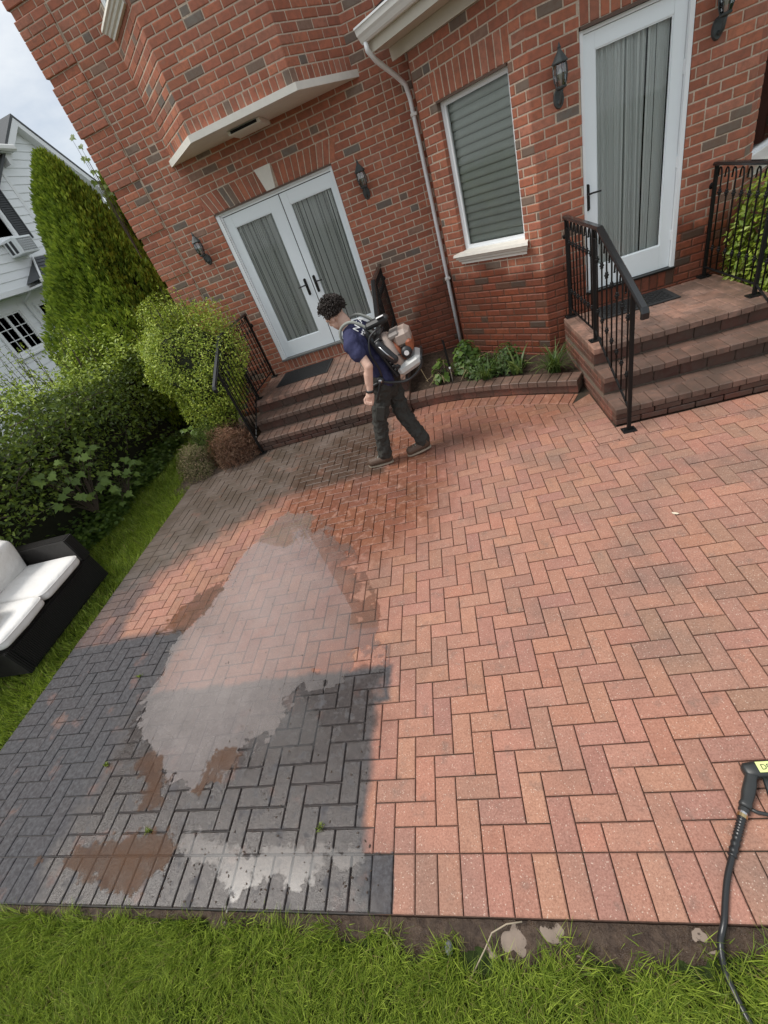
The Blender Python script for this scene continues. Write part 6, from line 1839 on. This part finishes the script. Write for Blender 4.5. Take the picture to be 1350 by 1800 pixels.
M_BOOT = simple("brown_leather", (0.085, 0.050, 0.032), 0.6, 0.25, 30, 0.3, 120)
M_SOLE = simple("pale_sole", (0.30, 0.25, 0.19), 0.7, 0.1)
M_HAIR = simple("dark_curly_hair", (0.022, 0.014, 0.010), 0.55, 0.3, 60)
M_STRAP = simple("grey_strap", (0.27, 0.28, 0.25), 0.8, 0.1)
M_BLK = simple("blower_black", (0.018, 0.018, 0.019), 0.45, 0.2, 20)
M_ORG = simple("blower_orange", (0.30, 0.085, 0.035), 0.5, 0.2, 20)
M_PALE2 = simple("blower_pale_cover", (0.36, 0.28, 0.235), 0.45, 0.15, 12)
M_TANK = simple("milky_tank", (0.50, 0.50, 0.48), 0.35, 0.08, 12)
M_PRINT = simple("white_print", (0.78, 0.78, 0.78), 0.6, 0.02)
PO = Vector((-0.76, 3.94, 0.0))
person = thing("person", "person in navy t-shirt and dark trousers leaning forward with a blower", "person", tuple(PO))
R_ = lambda *p: tuple(Vector(p) - PO)
pelvis, mid, chest, neck = (-0.715, 3.955, 0.90), (-0.755, 3.965, 1.08), (-0.825, 3.985, 1.255), (-0.895, 4.0, 1.405)
shL, shR = (-0.885, 3.815, 1.335), (-0.80, 4.155, 1.345)
elL, wrL, fiL = (-0.775, 3.700, 1.115), (-0.838, 3.690, 0.885), (-0.862, 3.69, 0.815)
elR, wrR, fiR = (-0.70, 4.27, 1.10), (-0.82, 4.25, 0.92), (-0.85, 4.24, 0.86)
head = Vector((-0.975, 4.02, 1.535))
fdir = Vector((-0.80, 0.30, -0.52)).normalized()           # where the face points
udir = (Vector((-0.45, 0.1, 1.0)) - fdir*Vector((-0.45, 0.1, 1.0)).dot(fdir)).normalized(); ldir = udir.cross(fdir)
HD = lambda f, u, l: tuple(head - PO + fdir*f + udir*u + ldir*l)
body = MB()
limb(body, [R_(*pelvis), R_(*mid), R_(*chest)], [0.115, 0.10, 0.115])
limb(body, [R_(*chest), R_(*neck), tuple(head - PO - fdir*0.025 - udir*0.06)], [0.09, 0.062, 0.056])
limb(body, [R_(-0.865, 3.815, 1.315), R_(*elL), R_(*wrL)], [0.044, 0.043, 0.029]); limb(body, [R_(-0.80, 3.70, 1.05), R_(-0.822, 3.695, 0.97)], [0.042, 0.035])
limb(body, [R_(*shR), R_(*elR), R_(*wrR)], [0.044, 0.041, 0.029])
# head: cranium, jaw, nose, ears, brow
Mh = Matrix((fdir, ldir, udir)).transposed().to_4x4()
def hball(f, u, l, rf, rl, ru): body.lathe([(math.sin(math.pi*i/10)+1e-4, -math.cos(math.pi*i/10)) for i in range(11)], c=HD(f, u, l), n=14, M=Mh @ Matrix.Diagonal((rf, rl, ru, 1)))
hball(-0.005, 0.03, 0, 0.098, 0.078, 0.090); hball(0.035, -0.045, 0, 0.058, 0.056, 0.065); hball(0.058, -0.080, 0, 0.030, 0.030, 0.026)
hball(0.098, -0.012, 0, 0.020, 0.014, 0.024); hball(0.075, 0.025, 0, 0.022, 0.055, 0.018); hball(0.085, -0.055, 0, 0.012, 0.024, 0.010)
for s in (-1, 1): hball(-0.005, -0.005, s*0.080, 0.022, 0.010, 0.032)
# hands: palm and five curled fingers each
def hand(w, f, side):
    a, b = Vector(w) - PO, Vector(f) - PO
    d = (b-a).normalized(); fw = Vector((-1, 0.15, 0)); fw = (fw - d*fw.dot(d)).normalized(); lat = d.cross(fw)
    limb(body, [tuple(a), tuple(a + d*0.03)], [0.027, 0.030])
    for q in (-0.022, -0.007, 0.008, 0.022): limb(body, [tuple(a + d*0.02 + fw*q), tuple(a + d*0.085 + fw*q)], [0.019, 0.017], 10)
    for q, L in ((-0.027, 0.030), (-0.009, 0.035), (0.009, 0.034), (0.027, 0.030)):
        k = a + d*0.090 + fw*q; k2 = k + d*L*0.55 - lat*side*0.020; k3 = k2 - lat*side*0.026 - d*0.012; k4 = k3 + lat*side*0.002 - d*0.024
        limb(body, [tuple(k), tuple(k2), tuple(k3), tuple(k4)], [0.0098, 0.0094, 0.0088, 0.008], 8)
    k = a + d*0.035 + fw*0.030
    limb(body, [tuple(k), tuple(k + d*0.035 + fw*0.022 - lat*side*0.006), tuple(k + d*0.066 + fw*0.016 - lat*side*0.018)], [0.013, 0.011, 0.0092], 8)
hand(wrL, fiL, 1); hand(wrR, fiR, -1)
hipL, knL, anL = (-0.745, 3.875, 0.86), (-0.885, 3.875, 0.50), (-0.955, 3.882, 0.13)
hipR, knR, anR = (-0.675, 4.035, 0.86), (-0.660, 3.995, 0.46), (-0.530, 3.955, 0.14)
limb(body, [R_(*hipL), R_(*knL), R_(*anL)], [0.07, 0.05, 0.04]); limb(body, [R_(*hipR), R_(*knR), R_(*anR)], [0.07, 0.05, 0.04])
skin_over("body", body, M_SKIN, person, 0.0055, 2)
for s in (-1, 1):
    e = MB(); e.lathe([(math.sin(math.pi*i/8)+1e-4, -math.cos(math.pi*i/8)) for i in range(9)], c=HD(0.083, 0.006, s*0.030), n=10, M=Mh @ Matrix.Diagonal((0.011, 0.013, 0.008, 1)))
    e.build("eye", M_TANK, person, True)
# t-shirt
sh = MB()
limb(sh, [R_(-0.715, 3.89, 0.90), R_(-0.76, 3.90, 1.10), R_(-0.835, 3.90, 1.27)], [0.106, 0.098, 0.106])
limb(sh, [R_(-0.700, 4.03, 0.90), R_(-0.74, 4.05, 1.10), R_(-0.80, 4.08, 1.27)], [0.106, 0.098, 0.106])
limb(sh, [R_(-0.835, 3.90, 1.27), R_(-0.875, 3.90, 1.345)], [0.112, 0.085]); limb(sh, [R_(-0.80, 4.08, 1.27), R_(-0.835, 4.10, 1.35)], [0.112, 0.085])
limb(sh, [R_(*chest), R_(-0.872, 3.995, 1.365)], [0.13, 0.092])
limb(sh, [R_(-0.87, 3.855, 1.33), R_(-0.878, 3.79, 1.30), R_(-0.835, 3.752, 1.225)], [0.080, 0.074, 0.070]); limb(sh, [R_(-0.82, 4.12, 1.34), R_(-0.79, 4.17, 1.31), R_(-0.755, 4.215, 1.215)], [0.080, 0.074, 0.070])
shirt = skin_over("tshirt", sh, M_NAVY, person, 0.008, 5, 0.016, 0.06)
# trousers
tr = MB()
limb(tr, [R_(-0.735, 3.885, 0.93), R_(-0.75, 3.88, 0.82), R_(*knL), R_(-0.930, 3.880, 0.28), R_(-0.955, 3.882, 0.13)], [0.106, 0.098, 0.078, 0.072, 0.076])
limb(tr, [R_(-0.690, 4.03, 0.93), R_(-0.68, 4.03, 0.82), R_(*knR), R_(-0.585, 3.97, 0.28), R_(-0.535, 3.955, 0.15)], [0.106, 0.097, 0.078, 0.072, 0.077])
limb(tr, [R_(-0.715, 3.955, 0.93), R_(-0.71, 3.955, 0.80)], [0.125, 0.11])
pants = skin_over("trousers", tr, M_PANTS, person, 0.008, 3, 0.045, 0.055)
MB().box((-0.045, -0.012, -0.075), (0.045, 0.012, 0.075), bev=0.008, M=Matrix.Translation(R_(-0.835, 3.782, 0.62)) @ Matrix.Rotation(0.38, 4, 'Y')).build("cargo_pocket", M_PANTS, person)
# boots
def boot(heel, toe, ank, lift):
    h, t_, a = Vector(heel) - PO, Vector(toe) - PO, Vector(ank) - PO
    d = (t_-h).normalized(); s = d.cross(Vector((0, 0, 1))).normalized(); up = s.cross(d)
    b = MB()
    limb(b, [tuple(a + Vector((0, 0, 0.03))), tuple(h + d*0.055 + up*0.075)], [0.058, 0.055])
    limb(b, [tuple(h + d*0.045 + up*0.060), tuple(h + d*0.14 + up*0.058), tuple(t_ - d*0.055 + up*0.050)], [0.046, 0.050, 0.050])
    bo = skin_over("boot", b, M_BOOT, person, 0.007, 3)
    n = 20; prf = []
    L = (t_-h).length
    for i in range(n):
        an = 2*math.pi*i/n; u = L/2 + (L/2-0.004)*math.cos(an); w = (0.038 + 0.010*(u/L))*math.copysign(abs(math.sin(an))**0.7, math.sin(an)); prf.append((u, w))
    sm = MB(); vs = [tuple(h + d*u + s*w + up*0.002) for u, w in prf] + [tuple(h + d*u + s*w + up*0.022) for u, w in prf]
    sm.add(vs, [(i, (i+1) % n, n+(i+1) % n, n+i) for i in range(n)] + [tuple(range(n-1, -1, -1)), tuple(range(n, 2*n))]); sm.build("sole", M_SOLE, bo)
    lc = MB()
    for k in range(4):
        q = h + d*(0.10 + 0.028*k) + up*(0.112 - 0.006*k); lc.tube([tuple(q + s*0.028), tuple(q + up*0.006), tuple(q - s*0.028)], 0.004, 5)
    lc.build("lace", M_STRAP, bo)
boot((-0.885, 3.885, 0.003), (-1.180, 3.892, 0.003), anL, 0)
boot((-0.462, 3.962, 0.030), (-0.738, 3.915, 0.004), anR, 0)
# watch
wt = MB(); dv = (Vector(wrL)-Vector(elL)).normalized(); wc = Vector(wrL) - PO - dv*0.015
wt.tube([tuple(wc - dv*0.011), tuple(wc + dv*0.011)], 0.036, 14); wtc = wt.build("wrist_watch", M_BLK, person, True)
# curly hair
hr = MB(); rh = random.Random(5)
hr.lathe([(math.sin(math.pi*i/10)+1e-4, -math.cos(math.pi*i/10)) for i in range(11)], c=HD(-0.022, 0.050, 0), n=16, M=Mh @ Matrix.Diagonal((0.100, 0.088, 0.088, 1)))
for i in range(760):
    th, ph = rh.uniform(0, 6.283), math.acos(rh.uniform(-0.55, 1.0))
    f, l, u = math.sin(ph)*math.cos(th), math.sin(ph)*math.sin(th), math.cos(ph)
    if f > 0.35 and u < 0.45: continue
    if u < -0.30 and f > -0.2: continue
    k = rh.uniform(0.96, 1.30); c = Vector(HD(-0.022 + 0.104*f*k, 0.048 + 0.096*u*k, 0.092*l*k)); nr = (fdir*f + ldir*l + udir*u).normalized()
    t1 = nr.orthogonal().normalized(); t1 = Matrix.Rotation(rh.uniform(0, 6.28), 3, nr) @ t1; t2 = nr.cross(t1)
    r0 = rh.uniform(0.006, 0.014); pts = []
    for q in range(9):
        a = q*0.95; pts.append(tuple(c + (t1*math.cos(a) + nr*math.sin(a))*r0 + t2*(q-4)*0.0035))
    hr.tube(pts, rh.uniform(0.0026, 0.0042), 5)
hr.build("hair", M_HAIR, person, True)
# print on the back
bn = Vector((0.62, -0.62, 0.62)).normalized()
for tx_, c, sz in (("NEA", Vector((-0.785, 3.815, 1.388)), 0.078), ("MY F", Vector((-0.748, 3.815, 1.345)), 0.044)):
    xd = Vector((0.30, 0.86, 0.30)); xd = (xd - bn*xd.dot(bn)).normalized(); yd = bn.cross(xd)
    Mx = Matrix((xd, yd, bn)).transposed().to_4x4(); Mx.translation = c - PO; text_part("shirt_print", tx_, sz, 0.0015, M_PRINT, person, Mx)

# backpack blower: carried, a thing of its own
BO = Vector((-0.56, 3.94, 0.85))
bl_ = thing("backpack_blower", "orange and black backpack leaf blower carried on the person's back", "leaf blower", tuple(BO))
B_ = lambda x, y, z: tuple(Vector((x, y, z)) - BO)
tilt = Matrix.Rotation(math.radians(-20), 4, 'Y')
def tb(c, half, bev, mat, name, extra=0.0):
    M = Matrix.Translation(B_(*c)) @ Matrix.Rotation(math.radians(-20)+extra, 4, 'Y')
    return MB().box((-half[0], -half[1], -half[2]), half, bev=bev, M=M).build(name, mat, bl_)
tb((-0.645, 3.95, 1.13), (0.020, 0.145, 0.245), 0.015, M_BLK, "back_plate")
for i in range(9): tb((-0.592+0.0-0.0364*(i-4)*0.34*2*0.5, 3.93, 1.13+(i-4)*0.034), (0.030, 0.155, 0.010), 0.004, M_BLK, "cooling_fin")
Mv = Matrix.Rotation(math.radians(70), 4, 'Y')       # disc axis points backwards and up
fh = MB(); fh.lathe([(0.02, -0.045), (0.15, -0.045), (0.172, -0.03), (0.176, 0.0), (0.165, 0.030), (0.13, 0.045), (0.02, 0.05)], c=B_(-0.545, 3.925, 1.11), n=28, M=Mv); fh.build("fan_housing", M_PALE2, bl_, True)
fo = MB(); fo.lathe([(0.02, 0.0), (0.115, 0.0), (0.120, 0.02), (0.10, 0.035), (0.02, 0.04)], c=B_(-0.505, 3.925, 1.10), n=24, M=Mv); fo.build("fan_cover", M_ORG, bl_, True)
tb((-0.445, 3.94, 1.205), (0.075, 0.115, 0.070), 0.035, M_PALE2, "engine_cover", 0.25)
tb((-0.505, 3.93, 1.245), (0.055, 0.10, 0.030), 0.02, simple("blower_grey", (0.22, 0.19, 0.17), 0.5), "engine_shroud", 0.2)
tb((-0.395, 3.93, 1.14), (0.030, 0.12, 0.055), 0.02, M_ORG, "guard", 0.3)
mf = MB(); limb(mf, [B_(-0.640, 3.775, 1.235), B_(-0.600, 3.765, 1.16), B_(-0.545, 3.765, 1.085)], [0.034, 0.045, 0.040]); skin_over("air_filter", mf, M_BLK, bl_, 0.008, 3)
MB().tube([B_(-0.635, 3.742, 1.225), B_(-0.588, 3.722, 1.155), B_(-0.545, 3.728, 1.095)], 0.006, 6).build("filter_rim", M_STEEL, bl_, True)
MB().tube([B_(-0.43, 3.86, 1.10), B_(-0.43, 3.775, 1.10)], [0.052, 0.046], 16).build("starter", M_BLK, bl_, True)
MB().tube([B_(-0.43, 3.7748, 1.10), B_(-0.43, 3.7725, 1.10)], 0.022, 12).build("starter_badge", M_PRINT, bl_)
tb((-0.435, 3.90, 0.985), (0.115, 0.135, 0.048), 0.03, M_TANK, "fuel_tank", 0.02)
MB().tube([B_(-0.530, 3.80, 1.005), B_(-0.552, 3.772, 1.025)], 0.024, 12).build("fuel_cap", M_BLK, bl_, True)
MB().tube([B_(-0.54, 3.80, 1.04), B_(-0.555, 3.775, 1.08), B_(-0.53, 3.77, 1.11), B_(-0.48, 3.78, 1.10)], 0.005, 6).build("fuel_line", M_BLK, bl_, True)
fr_ = MB()
for y_ in (3.79, 4.08): fr_.tube(smooth_path([B_(-0.72, y_, 0.925), B_(-0.68, y_, 0.90), B_(-0.60, y_, 0.875), B_(-0.50, y_, 0.86), B_(-0.40, y_, 0.90), B_(-0.335, y_, 0.965), B_(-0.325, y_, 1.02)], 4), 0.013, 8)
fr_.tube([B_(-0.325, 3.79, 1.02), B_(-0.325, 4.08, 1.02)], 0.013, 8)
fr_.tube([B_(-0.50, 3.79, 0.862), B_(-0.50, 4.08, 0.862)], 0.013, 8)
fr_.build("carry_frame", M_BLK, bl_, True)
MB().tube([B_(-0.725, 3.80, 0.93), B_(-0.725, 3.765, 0.93)], 0.036, 16).build("hip_pivot", M_BLK, bl_, True)
MB().tube([B_(-0.725, 3.7648, 0.93), B_(-0.725, 3.760, 0.93)], 0.017, 12).build("pivot_cap", M_STEEL, bl_, True)
tb((-0.615, 3.90, 1.385), (0.105, 0.055, 0.028), 0.02, M_BLK, "carry_handle", 0.22)
tb((-0.575, 3.86, 1.425), (0.032, 0.022, 0.0015), 0.0005, M_PRINT, "handle_label", 0.22)
st_ = MB()
for y_, x_ in ((3.875, 0.0), (4.10, 0.03)):
    st_.tube(smooth_path([B_(-0.655+x_, y_, 1.30), B_(-0.735+x_, y_, 1.395), B_(-0.83+x_, y_+0.01, 1.452), B_(-0.925+x_, y_+0.015, 1.425), B_(-0.955+x_, y_+0.02, 1.33), B_(-0.90+x_, y_+0.04, 1.18), B_(-0.84+x_, y_+0.04, 1.02)], 4), 0.013, 8)
st_.build("shoulder_strap", M_STRAP, bl_, True)
MB().tube(smooth_path([B_(-0.62, 3.80, 1.35), B_(-0.70, 3.79, 1.30), B_(-0.73, 3.765, 1.18), B_(-0.70, 3.77, 1.05), B_(-0.70, 3.785, 0.96)], 4), 0.010, 6).build("harness_strap", M_BLK, bl_, True)
MB().tube(smooth_path([B_(-0.72, 3.78, 0.93), B_(-0.79, 3.78, 0.905), B_(-0.86, 3.85, 0.90), B_(-0.88, 3.96, 0.905)], 4), 0.016, 6).build("hip_belt", M_BLK, bl_, True)
MB().tube(smooth_path([B_(-0.725, 3.765, 0.93), B_(-0.76, 3.755, 0.86), B_(-0.80, 3.75, 0.78)], 3), 0.011, 6).build("control_arm", M_BLK, bl_, True)
bl_.scale = (1.03, 1.0, 1.03)
